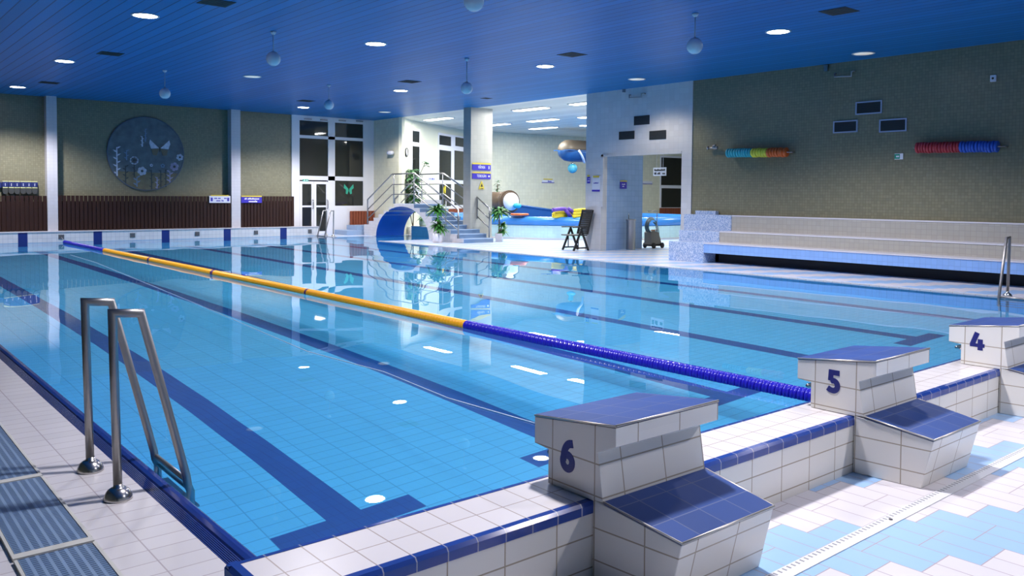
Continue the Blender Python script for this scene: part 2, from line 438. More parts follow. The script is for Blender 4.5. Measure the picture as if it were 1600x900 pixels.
# pool basin: floor with lane markings, walls
bm = B()
xs = [-.25, 12.25]
for k in range(6): xs += [2*k+.5, 2*k+.875, 2*k+1.125, 2*k+1.5]
xs = sorted(set(xs)); ys = [0, 2.0, 2.22, 22.8, 23.02, 25]
for a, b in zip(xs, xs[1:]):
    for c, d in zip(ys, ys[1:]):
        xm, ym = (a+b)/2, (c+d)/2; q = xm % 2
        line = (.875 < q < 1.125 and 2.0 < ym < 23.02) or (.5 < q < 1.5 and (2.0 < ym < 2.22 or 22.8 < ym < 23.02))
        quad(bm, [(a, c, D), (b, c, D), (b, d, D), (a, d, D)], int(line))
floor_pool = struct('floor_pool', bm, ['pool_tile', 'pool_line'])
bm = B()
quad(bm, [(-.25, 0, D), (-.25, 25, D), (-.25, 25, -.02), (-.25, 0, -.02)])
quad(bm, [(-.25, 0, D), (12.25, 0, D), (12.25, 0, -.0), (-.25, 0, -.0)])
quad(bm, [(12.25, 0, D), (12.25, CY0, D), (12.25, CY0, -.04), (12.25, 0, -.04)])
quad(bm, [(12.25, CY1, D), (12.25, 25, D), (12.25, 25, -.04), (12.25, CY1, -.04)])
quad(bm, [(12.25, CY0, D), (12.25, CY1, D), (12.25, CY1, -1.1), (12.25, CY0, -1.1)])
quad(bm, [(12.25, CY0, -1.1), (16.6, CY0, -1.1), (16.6, CY1, -1.1), (12.25, CY1, -1.1)])
for y in (CY0, CY1): quad(bm, [(12.25, y, -1.1), (16.6, y, -1.1), (16.6, y, 0), (12.25, y, 0)])
quad(bm, [(16.6, CY0, -1.1), (16.6, CY1, -1.1), (16.6, CY1, 0), (16.6, CY0, 0)])
wall_pool = struct('wall_pool', bm, 'pool_tile')
# underwater far wall and the wall above it, with lane stripes
bm = B()
xs = [-.25]
for k in range(6): xs += [2*k+.88, 2*k+1.12]
xs += [12.36]
for i, (a, b) in enumerate(zip(xs, xs[1:])):
    quad(bm, [(a, 25, D), (b, 25, D), (b, 25, 0), (a, 25, 0)], 2 if i % 2 else 1)
    quad(bm, [(a, 25, 0), (b, 25, 0), (b, 25, .30), (a, 25, .30)], 2 if i % 2 else 0)
quad(bm, [(12.36, 25, D), (12.36, 25.36, D), (12.36, 25.36, .30), (12.36, 25, .30)], 0)
quad(bm, [(-.25, 25.36, 0), (12.36, 25.36, 0), (12.36, 25.36, .3), (-.25, 25.36, .3)], 0)
quad(bm, [(-.25, 25, D), (-.25, 25.36, D), (-.25, 25.36, .3), (-.25, 25, .3)], 0)
wf = struct('wall_pool_far', bm, ['far_tile', 'pool_tile', 'far_stripe'])
bm = B(); box(bm, -.25, 12.38, 24.985, 25.38, .30, .325); struct('coping', bm, 'bench_top', wf)
for k in range(0, 7):
    bm = B(); x = 2*k+0.0
    box(bm, x-.075, x+.075, 24.99, 25.0, .085, .225, 0); box(bm, x-.06, x+.06, 24.985, 24.99, .10, .21, 1)
    struct('rope_anchor_recess', bm, ['steel_dark', 'slot_dark'], wf)
# near wall under the starting blocks
bm = B(); box(bm, -.600, 12.6, YW, 0, -.02, ZW-.012); wn = struct('wall_pool_near', bm, 'white_tile')
bm = B(); box(bm, -.59, 12.6, YW+.025, -.02, ZW-.012, ZW); struct('coping', bm, 'coping_tile', wn)
bm = B(); prism(bm, [(YW-.006, ZW-.045), (YW-.006, ZW-.012), (YW+.004, ZW+.001), (YW+.03, ZW+.002), (YW+.03, ZW-.045)], 'x', -.622, 12.6); struct('nosing', bm, 'blue_nosing', wn)
bm = B(); prism(bm, [(-.025, ZW-.03), (-.025, ZW+.002), (-.006, ZW+.001), (.004, ZW-.012), (.004, ZW-.03)], 'x', -.622, 12.6); struct('nosing', bm, 'blue_nosing', wn)
bm = B(); prism(bm, [(-.625, ZW-.045), (-.625, ZW-.010), (-.612, ZW+.002), (-.585, ZW+.002), (-.585, ZW-.045)], 'y', YW-.005, .003); struct('nosing', bm, 'blue_nosing', wn)
# water surface
bm = B()
def grid(x0, x1, y0, y1, nx, ny):
    V = [[bm.verts.new((x0+(x1-x0)*i/nx, y0+(y1-y0)*j/ny, 0)) for j in range(ny+1)] for i in range(nx+1)]
    for i in range(nx):
        for j in range(ny):
            f = bm.faces.new((V[i][j], V[i+1][j], V[i+1][j+1], V[i][j+1])); f.smooth = True
grid(-.25, 12.25, 0, 25, 110, 220); grid(12.25, 16.6, CY0, CY1, 40, 24)
for v in bm.verts:
    x, y = v.co.x, v.co.y
    v.co.z = .45*(.0011*math.sin(5.1*x+1.3*y+.7*math.sin(.8*y))+.0009*math.sin(-2.7*x+4.2*y+1.1*math.sin(.6*x))+.0005*math.sin(8.3*x-6.1*y)) - .004
water = obj('pool_water', bm, 'water', fixn=False)
water['kind'] = 'stuff'; tag(water, 'clear still blue water filling the swimming pool', 'water')
for o in (water,):
    try: o.cycles.is_caustics_caster = True
    except Exception: pass
for o in (floor_pool, wall_pool, wf):
    try: o.cycles.is_caustics_receiver = True
    except Exception: pass

# ceilings
bm = B(); box(bm, XL, XR, YN, YB, HC, HC+.1); struct('ceiling', bm, 'ceiling_blue')
bm = B(); box(bm, XR, 42, 8, 34, HC, HC+.1); struct('ceiling_leisure', bm, 'ceiling_white')
# walls
bm = B(); quad(bm, [(XL, YN, 0), (XL, YB, 0), (XL, YB, HC), (XL, YN, HC)]); struct('wall_left', bm, 'mosaic')
bm = B(); quad(bm, [(XL, YN, 0), (XR, YN, 0), (XR, YN, HC), (XL, YN, HC)]); struct('wall_back', bm, 'cream_tile')
bm = B(); box(bm, XL, 11.62, YB, YB+.12, 0, HC); wfar = struct('wall_far', bm, 'mosaic')
P1 = 10.38                                     # pier begins here along the right wall
bm = B(); box(bm, XR, XR+.2, YN, P1, 0, HC); struct('wall_right', bm, 'mosaic')
# pier with the passage
bm = B()
OY0, OY1, OZ = 10.69, 13.45, 2.60
box(bm, XR-.03, XR+.2, P1, OY0, 0, HC); box(bm, XR-.03, XR+.2, OY1, 14.05, 0, HC); box(bm, XR-.03, XR+.2, OY0, OY1, OZ, HC)
pier = struct('wall_pier', bm, 'pier_tile')
bm = B(); box(bm, XR+.2, 16.68, OY1, 14.05, 0, OZ+.06); struct('wall_passage', bm, 'passage_tile', pier)
bm = B(); box(bm, XR-.045, XR+.01, OY1-.075, OY1-.005, 1.2, OZ+.04); box(bm, XR-.045, XR+.01, OY0, OY1-.005, OZ-.03, OZ+.03); struct('opening_trim', bm, 'pier_tile', pier)
bm = B(); box(bm, XR+.2, 16.68, OY1-.0, 14.05, OZ+.06, HC); box(bm, XR+.2, 18.5, 8.2, 9.9, 0, HC); struct('wall_passage', bm, 'pier_tile', pier)
# pillars on the far wall
for x0, x1 in ((3.72, 4.0), (9.3, 9.62)):
    bm = B(); box(bm, x0, x1, 25.38, YB, 0, HC); o = struct('wall_pillar', bm, 'pillar')
# free-standing column beside the stairs
bm = B(); box(bm, 14.75, 15.64, 19.1, 19.5, 0, HC); col = struct('wall_column', bm, 'column_tile')

# leisure room walls: polyline seen past the column
B0 = at(628, 200, 'x', XR); yb0 = B0.y
A1 = Vector((XR, YB)); A2 = Vector((XR, yb0))
A3 = A2 + Vector((math.sin(math.radians(48.5)), math.cos(math.radians(48.5))))*1.35
A4 = Vector((20.3, 27.0)); A5 = Vector((42, 24.2))
def wallseg(p, q, z0, z1, m, name, th=.12, parent=None):
    d = (q-p).normalized(); n = Vector((-d.y, d.x))
    bm = B(); v = [p, q, q+n*th, p+n*th]
    prism(bm, [(a.x, a.y) for a in v], 'z', z0, z1)
    return struct(name, bm, m, parent)
wallseg(A1, A2, 0, HC, 'cream_tile', 'wall_leisure')
wallseg(A2, A3, 0, HC, 'cream_paint', 'wall_leisure')
wallseg(A3, A4, 0, HC, 'cream_paint', 'wall_leisure')
wallseg(A4, A5, 0, HC, 'cream_tile', 'wall_leisure')
wallseg(A5, Vector((42, 8)), 0, HC, 'cream_tile', 'wall_leisure')
wallseg(Vector((42, 8.2)), Vector((XR+.2, 8.2)), 0, HC, 'cream_tile', 'wall_leisure')

# window on a slanted wall given by pixel rectangles
def on_wall(u, v, p, q):
    d = rt*((u-800)/FPX) - up*((v-PY)/FPX) + fw
    e = q-p; n = Vector((-e.y, e.x, 0)); t = ((p.x-CAM.x)*n.x+(p.y-CAM.y)*n.y)/(d.x*n.x+d.y*n.y)
    return CAM + d*t
def wall_window(name, p, q, rects, uL, uR, vT, vB, bar=.07):
    """frame panel with glass panes let into it; rects are pane (u0,v0,u1,v1)"""
    e = (q-p).normalized(); e3 = Vector((e.x, e.y, 0)); n = Vector((e.y, -e.x, 0))
    a = on_wall(uL, vT, p, q); b = on_wall(uR, vB, p, q)
    L = (b-a).dot(e3)
    bm = B(); obox(bm, Vector(((a.x+b.x)/2, (a.y+b.y)/2, (a.z+b.z)/2)), e3*L/2, n*.03, EZ*abs(a.z-b.z)/2)
    fr = struct(name, bm, 'frame_white')
    for (u0, v0, u1, v1) in rects:
        c0 = on_wall(u0, v0, p, q); c1 = on_wall(u1, v1, p, q)
        bm = B(); obox(bm, (c0+c1)/2 + n*.033, e3*((c1-c0).dot(e3)/2), n*.004, EZ*abs(c0.z-c1.z)/2)
        struct('pane', bm, 'night_glass', fr)
    return fr
w3 = wall_window('window_3', A3, A4, [(643.5, 204, 654, 223), (643.5, 228, 654, 285)], 642, 655.5, 200, 330)
w4 = wall_window('window_4', A3, A4, [(685.5, 211, 703.5, 228.5), (685.5, 234, 703.5, 282), (685.5, 287, 703.5, 322), (710.5, 214, 724.5, 230), (709, 235, 724.5, 282), (709, 287, 724.5, 320), (728, 216, 745, 320)], 684, 748, 207, 325)
w5 = wall_window('window_5', A4, A5, [(1033, 246, 1075, 290), (1033, 294, 1075, 324)], 1031.5, 1078, 243, 326)

# far window wall: white frame with transoms, double door and fixed lights
Y0 = YB
bm = B()
def fb(u0, v0, u1, v1, d=.05):
    a = at(u0, v0, 'y', Y0-.05); b = at(u1, v1, 'y', Y0-.05); box(bm, a.x, b.x, Y0-d, Y0+.10, b.z, a.z)
zt = HC
xa, xb = 11.62, XR
def X(u): return at(u, 270, 'y', Y0-.05).x
def Z(v): return at(517, v, 'y', Y0-.05).z
x468, x512, x523, x567 = X(468), X(512.6), X(523.3), X(567.5)
z191, z213, z217, z276, z282, z322 = Z(191), Z(213.5), Z(218), Z(275.5), Z(282), Z(321.5)
FY0, FY1 = Y0-.06, Y0+.1
box(bm, xa, x468, FY0, FY1, 0, zt); box(bm, x468, XR, FY0, FY1, z191, zt); box(bm, x512, x523, FY0, FY1, 0, z191)
box(bm, x567, XR, FY0, FY1, 0, z191)
box(bm, x468, x567, FY0, FY1, z213-(z213-z217), z213); box(bm, x468, x567, FY0, FY1, z282, z276)
box(bm, x523, x567, FY0, FY1, 0, z322)
win1 = struct('window_1', bm, 'frame_white')
for (x0, x1, z0, z1) in ((x468, x512, z213, z191), (x468, x512, z276, z217), (x523, x567, z213, z191), (x523, x567, z276, z217), (x523, x567, z322, z282)):
    bm = B(); box(bm, x0-.005, x1+.005, Y0-.02, Y0-.005, z0-.005, z1+.005); struct('pane', bm, 'night_glass', win1)
for u, v in ((476, 184.5), (501, 186), (530, 187), (557, 188)):
    a = at(u, v+1.2, 'y', Y0-.1); bm = B(); box(bm, a.x, a.x+.28, Y0-.11, Y0-.06, a.z-.02, a.z+.02); struct('window_catch', bm, 'steel_dark', win1)
# double door (below the left light)
bm = B(); xd0, xd1 = x468, x512; zd = Z(284); xm = X(490)
def leaf_frame(x0, x1):
    s = .09
    for a, b, c, d in ((x0, x0+s, 0, zd), (x1-s, x1, 0, zd), (x0+s, x1-s, 0, .12), (x0+s, x1-s, zd-.1, zd), (x0+s, x1-s, 1.0, 1.07)):
        box(bm, a, b, Y0-.075, Y0-.02, c+.005, d)
leaf_frame(xd0, xm-.005); d1 = struct('door_1', bm, 'frame_white')
bm = B(); leaf_frame(xm+.005, xd1); d2 = struct('door_2', bm, 'frame_white')
for dd, x0, x1, hx in ((d1, xd0, xm, xm-.05), (d2, xm, xd1, xd1-.05)):
    for z0, z1 in ((.12, 1.0), (1.07, zd-.1)):
        bm = B(); box(bm, x0+.085, x1-.09, Y0-.05, Y0-.04, z0, z1); struct('pane', bm, 'night_glass', dd)
    bm = B(); tube(bm, [(hx, Y0-.08, .95), (hx, Y0-.13, .98), (hx, Y0-.13, 1.25), (hx, Y0-.08, 1.28)], .016, 8); struct('door_handle', bm, 'chrome', dd)
# leisure door in slanted wall region hidden by the column is left out
# black sheet added outside the far windows as the dark of night
bm = B(); box(bm, xa, XR, Y0+.1, Y0+.14, 0, HC); struct('night_sheet', bm, 'painted_dark')

# tiered bench along the right wall
bm = B()
y0, y1 = YN+.2, 9.13
box(bm, 13.85, 14.45, y0, y1, .23, .43, 0); o_b = bm
b1 = thing('tiled_bench', 'long three-tiered tiled bench along the green mosaic wall', 'bench', (14.4, 3, 0)); part('seat', bm, 'bench_blue', b1)
bm = B(); box(bm, 13.84, 14.32, y0, y1, .43, .455); part('seat_top', bm, 'bench_top', b1)
bm = B(); box(bm, 14.30, 14.34, y0, y1, 0, .23); part('support_wall', bm, 'painted_dark', b1)  # near-black colour stands in for the shade under the seat
bm = B(); box(bm, 14.3, 14.8, y0, y1-.1, .455, .685); part('tier', bm, 'bench_tile', b1)
bm = B(); box(bm, 14.29, 14.77, y0, y1-.1, .685, .71); part('tier_top', bm, 'bench_top', b1)
bm = B(); box(bm, 14.76, XR-.002, y0, y1-.1, .71, 1.045); part('tier', bm, 'bench_tile', b1)
bm = B(); box(bm, 14.75, XR-.002, y0, y1-.1, 1.045, 1.07); part('tier_top', bm, 'bench_top', b1)
bm = B()
box(bm, 13.845, 14.30, 9.132, 10.13, 0, .445); box(bm, 14.30, 14.75, 9.04, 10.2, 0, .70); box(bm, 14.75, XR-.035, 9.04, 10.42, 0, 1.07); box(bm, 14.85, XR-.035, 9.55, 10.15, 1.07, 1.16)
st = obj('stepped_plinth', bm, 'speckle', bevel=.006)
tag(st, 'stepped block in blue and white speckled mosaic at the end of the bench', 'plinth')

# ================================================================== starting blocks
def make_block():
    t = thing('starting_block', '', 'starting block', (1, 0, 0), 0, 'starting blocks on the pool wall')
    W_ = .315; tp = .03
    prof = [(-.085, ZW+.003), (-.085, .447), (0, .455), (0, .563), (-.458, .616), (-.458, .543), (-.365, .50), (-.395, .315), (-.345, .312), (-.345, ZW+.003)]
    bm = B(); prism(bm, prof, 'x', -W_, W_); obj('body', bm, 'block_tile', t, bevel=.004)
    st = [(-.342, 0.001), (-.342, .3125), (-.395, .308), (-.75, .258), (-.69, .001)]
    bm = B(); prism(bm, st, 'x', -W_, W_)
    for v in bm.verts:
        if v.co.y < -.6: v.co.x *= (W_-tp)/W_
    obj('step_base', bm, 'block_tile', t, bevel=.004)
    bm = B(); prism(bm, [(0, .5635), (0, .575), (-.458, .628), (-.458, .6165)], 'x', -W_, W_); obj('platform', bm, 'blue_tile', t, bevel=.003)
    bm = B(); prism(bm, [(-.397, .3085), (-.396, .320), (-.752, .270), (-.7515, .2585)], 'x', -W_, W_)
    for v in bm.verts:
        if v.co.y < -.6: v.co.x *= (W_-tp)/W_
    obj('step', bm, 'blue_tile', t, bevel=.003)
    for s in (-1, 1):
        bm = B(); tube(bm, [(s*W_, 0, .570), (s*W_, -.458, .622)], .0045, 6); obj('edge_trim', bm, 'trim_metal', t)
        bm = B(); tube(bm, [(s*W_, -.397, .318), (s*(W_-tp), -.752, .266)], .0045, 6); obj('edge_trim', bm, 'trim_metal', t)
    bm = B(); tube(bm, [(-W_, -.458, .624), (W_, -.458, .624)], .005, 6); obj('edge_trim', bm, 'trim_metal', t)
    bm = B(); tube(bm, [(-W_+tp, -.752, .266), (W_-tp, -.752, .266)], .005, 6); obj('edge_trim', bm, 'trim_metal', t)
    bm = B(); tube(bm, [(-.25, -.084, .41), (-.25, -.035, .41), (.25, -.035, .41), (.25, -.084, .41)], .014, 10); obj('grab_handle', bm, 'chrome', t)
    return t
blk = make_block()
BL = {6: (1, (886.5, 684.5, 737)), 5: (3, (1303, 578, 614.5)), 4: (5, (1525, 519, 546.5))}
def arc(cx, cz, rx, rz, a0, a1, n): return [(cx+rx*math.cos(math.radians(a0+(a1-a0)*i/n)), cz+rz*math.sin(math.radians(a0+(a1-a0)*i/n))) for i in range(n+1)]
DIG = {6: [(arc(.31, .30, .195, .205, 0, 345, 23), .235, True), ([(.53, .875)]+arc(.47, .36, .325, .50, 92, 180, 9)+[(.115, .30)], .235, False)],
       5: [([(.55, .885), (.17, .885), (.145, .52)], .23, False), ([(.145, .50), (.22, .545)]+arc(.27, .325, .20, .215, 75, -100, 14)+[(.14, .13), (.02, .20)], .24, False)],
       4: [([(.36, .985), (.12, .33)], .27, False), ([(-.02, .27), (.76, .27)], .20, False), ([(.53, .62), (.53, .0)], .27, False)]}
BLK = {6: blk, 5: dup(blk, (3, 0, 0)), 4: dup(blk, (5, 0, 0))}
for num, (x, (u, v0, v1)) in BL.items():
    o = BLK[num]
    o['label'] = 'white tiled starting block with blue sloping top and the number %d on its side' % num
    a = at(u, v0, 'x', x-.315); b = at(u, v1, 'x', x-.315); h = a.z-b.z
    bm = B()
    for ip, (path, wd, closed) in enumerate(DIG[num]):
        P_ = [Vector(q) for q in path]; n_ = len(P_); Lf, Rt = [], []
        for k in range(n_):
            d1 = (P_[k]-P_[k-1]) if (k or closed) else (P_[1]-P_[0]); d2 = (P_[(k+1) % n_]-P_[k]) if (k < n_-1 or closed) else d1
            d1, d2 = d1.normalized(), d2.normalized(); tt = (d1+d2).normalized(); nn_ = Vector((-tt.y, tt.x)); kk = 1/max(.6, tt.dot(d1))
            Lf.append(P_[k]+nn_*wd/2*kk); Rt.append(P_[k]-nn_*wd/2*kk)
        for k in range(n_ if closed else n_-1):
            m_ = (k+1) % n_
            prism(bm, [((a.y+b.y)/2-(q.x-.3)*h, b.z+q.y*h) for q in (Lf[k], Lf[m_], Rt[m_], Rt[k])], 'x', x-.3168-ip*.0004, x-.3152)
    part('number', bm, 'digit', o)

# ================================================================== pool ladders
def make_ladder(gap=.53):
    t = thing('pool_ladder', 'large steel pool ladder with domed feet on the left deck, nearest the viewer', 'ladder', (-.5, 1.70, 0), 0)
    for y in (0, gap):
        bm = B(); tube(bm, [(0, y, .02), (-.018, y, .905), (.112, y, .895), (.325, y, .045), (.345, y, -.10), (.345, y, -.95)], .021, 14); obj('rail', bm, 'steel', t)
        bm = B(); lathe(bm, [(.066, .001), (.066, .008), (.062, .022), (.050, .044), (.034, .056), (.022, .061), (.0215, .075)], (0, y, 0), n=28); obj('base_dome', bm, 'chrome', t)
    for z in (.015, -.095, -.36, -.62, -.88):
        x = .333 if z > 0 else .345
        bm = B()
        if z in (.015, -.095): tube(bm, [(x, .0, z), (x, gap, z)], .014, 10)
        else: box(bm, x-.03, x+.05, .015, gap-.015, z-.012, z+.012)
        obj('rung', bm, 'steel', t)
    return t
lad = make_ladder()
dup(lad, (12.42, 2.33, 0), PI, 'steel pool ladder on the right deck beside the long bench')
fl = dup(lad, (12.45, 24.62, 0), PI, 'small far pool ladder at the end of the far pool wall')

# ================================================================== lane rope
RX, RZ = 4.0, .022
rope = thing('lane_rope', 'floating lane rope of blue and yellow discs across the pool', 'lane rope', (RX, 0, 0))
bm = B(); tube(bm, [(RX, .003, .10), (RX, .25, .03), (RX, .6, RZ), (RX, 24.5, RZ), (RX, 24.985, .15)], .006, 6); part('cable', bm, 'cable', rope)
fp = [(.018, -.029), (.050, -.027), (.060, -.018), (.060, -.010), (.036, -.005), (.036, .003), (.060, .008), (.060, .018), (.050, .027), (.018, .029)]
def float_mesh(m):
    bm = B(); lathe(bm, fp, (0, 0, 0), 'y', n=16); bmesh.ops.recalc_face_normals(bm, faces=bm.faces)
    me = bpy.data.meshes.new('float'); bm.to_mesh(me); bm.free(); me.materials.append(M[m]); return me
fb_, fy_ = float_mesh('float_blue'), float_mesh('float_yellow')
y = .62; n = 0; rest = B(); marks = (8.85, 12.66, 16.43)
while y < 24.55:
    blue = y < 4.93 or y > 20.12
    mark = any(abs(y-m_) < .045 for m_ in marks)
    if n < 99 and not mark:
        o = bpy.data.objects.new('float', fb_ if blue else fy_); C.objects.link(o); o.parent = rope; o.location = (0, y, RZ)
        o.rotation_euler = (0, random.uniform(0, 6), 0); n += 1
    else:
        lathe(rest, fp, (RX, y, RZ), 'y', n=12, mi=2 if mark else (0 if blue else 1))
    y += .06
o = part('float', rest, ['float_blue', 'float_yellow', 'float_purple'], rope); o['kind'] = 'stuff'
# thin floating cord
pts = [at(u, v, 'z', .001) for u, v in ((110, 398), (150, 410), (310, 476), (480, 549), (600, 581), (700, 622), (835, 661))]
pts = [(p.x, p.y, .001) for p in pts]
bm = B(); tube(bm, pts, .004, 6); cord = obj('floating_cord', bm, 'clear_cord')
tag(cord, 'thin pale cord floating slack on the water left of the disc rope', 'cord')

# ================================================================== overflow gutter, mats, drain
g = thing('overflow_gutter', 'dark blue overflow gutter with grating bars along the left pool edge', 'gutter', (-.3, 0, 0))
bm = B(); prism(bm, [(-.300, -.06), (-.300, -.014), (-.288, .000), (-.268, .006), (-.250, .006), (-.241, .001), (-.24, -.06)], 'y', .002, 24.98); part('lip', bm, 'gutter_lip', g)
bm = B(); box(bm, -.365, -.300, .002, 24.98, -.07, -.05); part('channel', bm, 'gutter_blue', g)
bm = B()
for k in range(7):
    x = -.359 + k*.0092; box(bm, x-.003, x+.003, .002, 24.98, -.02, -.002)
yy = .06
while yy < 24.9: box(bm, -.363, -.302, yy-.004, yy+.004, -.022, -.006); yy += .25
part('grating', bm, 'gutter_blue', g)
ml = [(3.75, 2.28), (2.27, 1.235), (1.22, .30), (.285, -.6), (6.3, 3.77)]
names = ['third ridged blue plastic floor mat from the viewer beyond the ladder feet', 'second ridged blue plastic floor mat, left of the two ladder feet', 'nearest large ridged blue plastic floor mat in the lower left corner', 'ridged blue plastic floor mat cut by the bottom edge', 'farthest ridged blue plastic floor mat at the left edge']
for (a, b), nm in zip(ml, names):
    t = thing('floor_mat', nm, 'mat', (-.73, b, 0), 0, 'ridged mats on the left deck')
    bm = B(); box(bm, -1.005, -.735, b+.03, a-.02, .001, .012); part('grid', bm, 'mat_pvc', t)
    bm = B(); box(bm, -1.02, -.72, b-.02, b+.03, .001, .014); part('end_strip', bm, 'mat_strip', t)
    bm = B(); box(bm, -.732, -.718, b+.03, a-.02, .001, .014); part('edge_strip', bm, 'mat_strip', t); bm = B(); box(bm, -1.02, -1.008, b+.03, a-.02, .001, .014); part('edge_strip', bm, 'mat_strip', t)
dr = thing('floor_drain', 'long white slotted drain channel in the deck behind the starting blocks', 'drain', (0, -.79, 0))
bm = B(); box(bm, -3.5, 12.5, -.825, -.755, .0005, .004); xx = -3.4
while xx < 12.4: box(bm, xx-.004, xx+.004, -.782, -.762, .0035, .0050, 1); xx += .032
part('cover', bm, ['drain_white', 'slot_grey'], dr)
p = at(1393, 812, 'z', .005)
bm = B(); lathe(bm, [(.009, 0), (.009, .003), (.001, .0035)], (p.x, -.793, .0045), n=14); part('screw', bm, 'slot_dark', dr)

# ================================================================== ceiling: lamps, vents, globes
desc = {(2.539, 11.631): 'glowing round downlight nearest the top edge in the left column', (2.632, 17.729): 'glowing round downlight in the middle of the left column',
        (2.70, 23.6): 'glowing round downlight at the far left just above the green wall', (6.599, 11.30): 'glowing round downlight above the middle of the pool, left of the nearest globe',
        (10.767, 17.022): 'glowing round downlight between a far globe and a dark vent', (10.786, 11.146): 'glowing round downlight right of the middle globe lamp',
        (10.788, 22.995): 'glowing round downlight above the double door', (11.147, 5.59): 'large glowing round downlight near the right globe lamp',
        (2.5, 5.7): 'glowing downlight above the left deck', (6.5, 5.6): 'glowing downlight over the near end of the pool',
        (2.0, 1.0): 'glowing downlight above the viewer', (6.4, .9): 'glowing downlight over the starting blocks', (10.9, .9): 'glowing downlight over the far starting blocks', (4.3, -3.6): 'glowing downlight behind the viewer', (8.6, -3.6): 'glowing downlight over the near deck at the right'}
for x, y in lit_spots[:8]: downlight(x, y, True, desc[(x, y)])
for x, y in lit_spots[8:]: downlight(x, y, True, desc[(x, y)])
for (x, y), nm in zip(dim_spots, ('faint warm downlight in the ceiling above the white pier', 'unlit downlight in the ceiling above the right mosaic wall', 'unlit recessed downlight between the two left globes', 'faint downlight in the ceiling corner above the cream tiles')):
    downlight(x, y, False, nm)
vl = [(3.068, 9.957, 'dark square vent at the top edge of the blue ceiling, upper left'), (3.12, 16.0, 'dark square vent behind the middle left downlight'), (3.15, 22.0, 'dark square vent nearest the left end of the far wall'),
      (9.956, 15.32, 'dark ceiling vent left of the middle globe lamp'), (10.177, 9.667, 'dark ceiling vent right of the central downlight'), (10.45, 4.1, 'large dark ceiling vent at the upper right'),
      (9.997, 21.187, 'dark ceiling vent over the downlight by the double door'), (13.586, 16.813, 'small dark vent in the ceiling above the column')]
for x, y, nm in vl:
    t = thing('ceiling_vent', nm, 'vent', (x, y, HC), 0, 'dark vents in the blue ceiling'); s = .22 if x < 13 else .13
    bm = B(); box(bm, x-s, x+s, y-s, y+s, HC-.007, HC-.001); part('grille', bm, 'vent_dark', t)
    bm = B()
    for k in range(6): box(bm, x-s+.03, x+s-.03, y-s+.03+k*(2*s-.06)/6, y-s+.045+k*(2*s-.06)/6, HC-.011, HC-.0071)
    part('slats', bm, 'vent_dark', t)
def globe(x, y, drop, r, label):
    t = thing('globe_lamp', label, 'pendant lamp', (x, y, HC), 0, 'white globe lamps hanging from the blue ceiling')
    bm = B(); lathe(bm, [(.05, -.001), (.05, -.02), (.03, -.05), (.008, -.06)], (0, 0, 0), n=20); obj('canopy', bm, 'globe', t)
    bm = B(); tube(bm, [(0, 0, -.05), (0, 0, -drop+r)], .009, 8); obj('cord', bm, 'globe_cap', t)
    bm = B(); lathe(bm, [(r*math.cos(a), r*math.sin(a)-drop) for a in [(-75+i*8.0)*PI/180 for i in range(18)]], n=28); obj('globe', bm, 'globe', t)
    bm = B(); lathe(bm, [(r*.62, -drop+r*.80), (r*.50, -drop+r*.93), (.03, -drop+r*1.0), (.012, -drop+r*1.12)], n=24); obj('cap', bm, 'globe_cap', t)
    return t
gl = [(4.65, 11.5, 420.5, 92, 'white globe lamp hanging left of centre, nearest on that side'), (4.70, 17.6, 256, 146, 'far white globe lamp above the round mural'),
      (8.9, 11.5, 728, 138, 'white globe lamp hanging above the column, centre of the picture'), (8.95, 5.65, 1092, 72, 'white globe lamp on the right in front of the pier'),
      (8.75, 17.3, 515, 164, 'small far white globe lamp above the door window'), (4.6, 5.6, 741, 2, 'white globe lamp cut off by the top edge')]
for x, y, u, v, nm in gl:
    d = 0.0
    # hanging depth from the photo pixel of the ball
    lo, hi = .2, 2.0
    for _ in range(40):
        mid = (lo+hi)/2; q = Vector((x, y, HC-mid))-CAM; vv = PY-FPX*q.dot(up)/q.dot(fw)
        lo, hi = (mid, hi) if vv < v else (lo, mid)
    globe(x, y, lo, .125, nm)
# leisure room fluorescents
fl = [(16.25, 23.1), (16.40, 18.05), (19.35, 20.75), (21.75, 23.4), (19.35, 23.55), (16.45, 15.4), (19.65, 18.3), (22.1, 20.7)]
nm = ['fluorescent panel left of the column', 'long fluorescent panel nearest the blue ceiling edge', 'fluorescent panel in the middle of the white ceiling', 'fluorescent panel farthest back in the middle row',
      'fluorescent panel just right of the column', 'fluorescent panel half hidden by the pier, nearest', 'fluorescent panel half hidden by the pier, second one back', 'fluorescent panel half hidden by the pier, farthest']
extra = [(20.5, 14.2), (26.0, 15.5), (26, 20)]
def fluo(x, y, n_):
    t = thing('fluorescent_panel', n_, 'ceiling light', (x, y, HC), 0, 'fluorescent panels in the white ceiling')
    bm = B(); box(bm, x-.19, x+.19, y-.80, y+.80, HC-.03, HC-.001); part('housing', bm, 'white_paint', t)
    bm = B(); box(bm, x-.15, x+.15, y-.74, y+.74, HC-.045, HC-.0301); part('diffuser', bm, 'tube', t)
    l = bpy.data.lights.new('panel_light', 'AREA'); l.shape = 'RECTANGLE'; l.size = .30; l.size_y = 1.48; l.energy = TUBE_W; l.color = (1, .99, .93)
    o = bpy.data.objects.new('panel_light', l); C.objects.link(o); o.location = (x, y, HC-.05)
for (u, v), n_ in zip(fl, nm):
    fluo(u, v, n_)
for (x, y), n_ in zip(extra, ('fluorescent panel hidden behind the pier', 'fluorescent panel deep behind the pier', 'fluorescent panel far behind the pier')): fluo(x, y, n_)

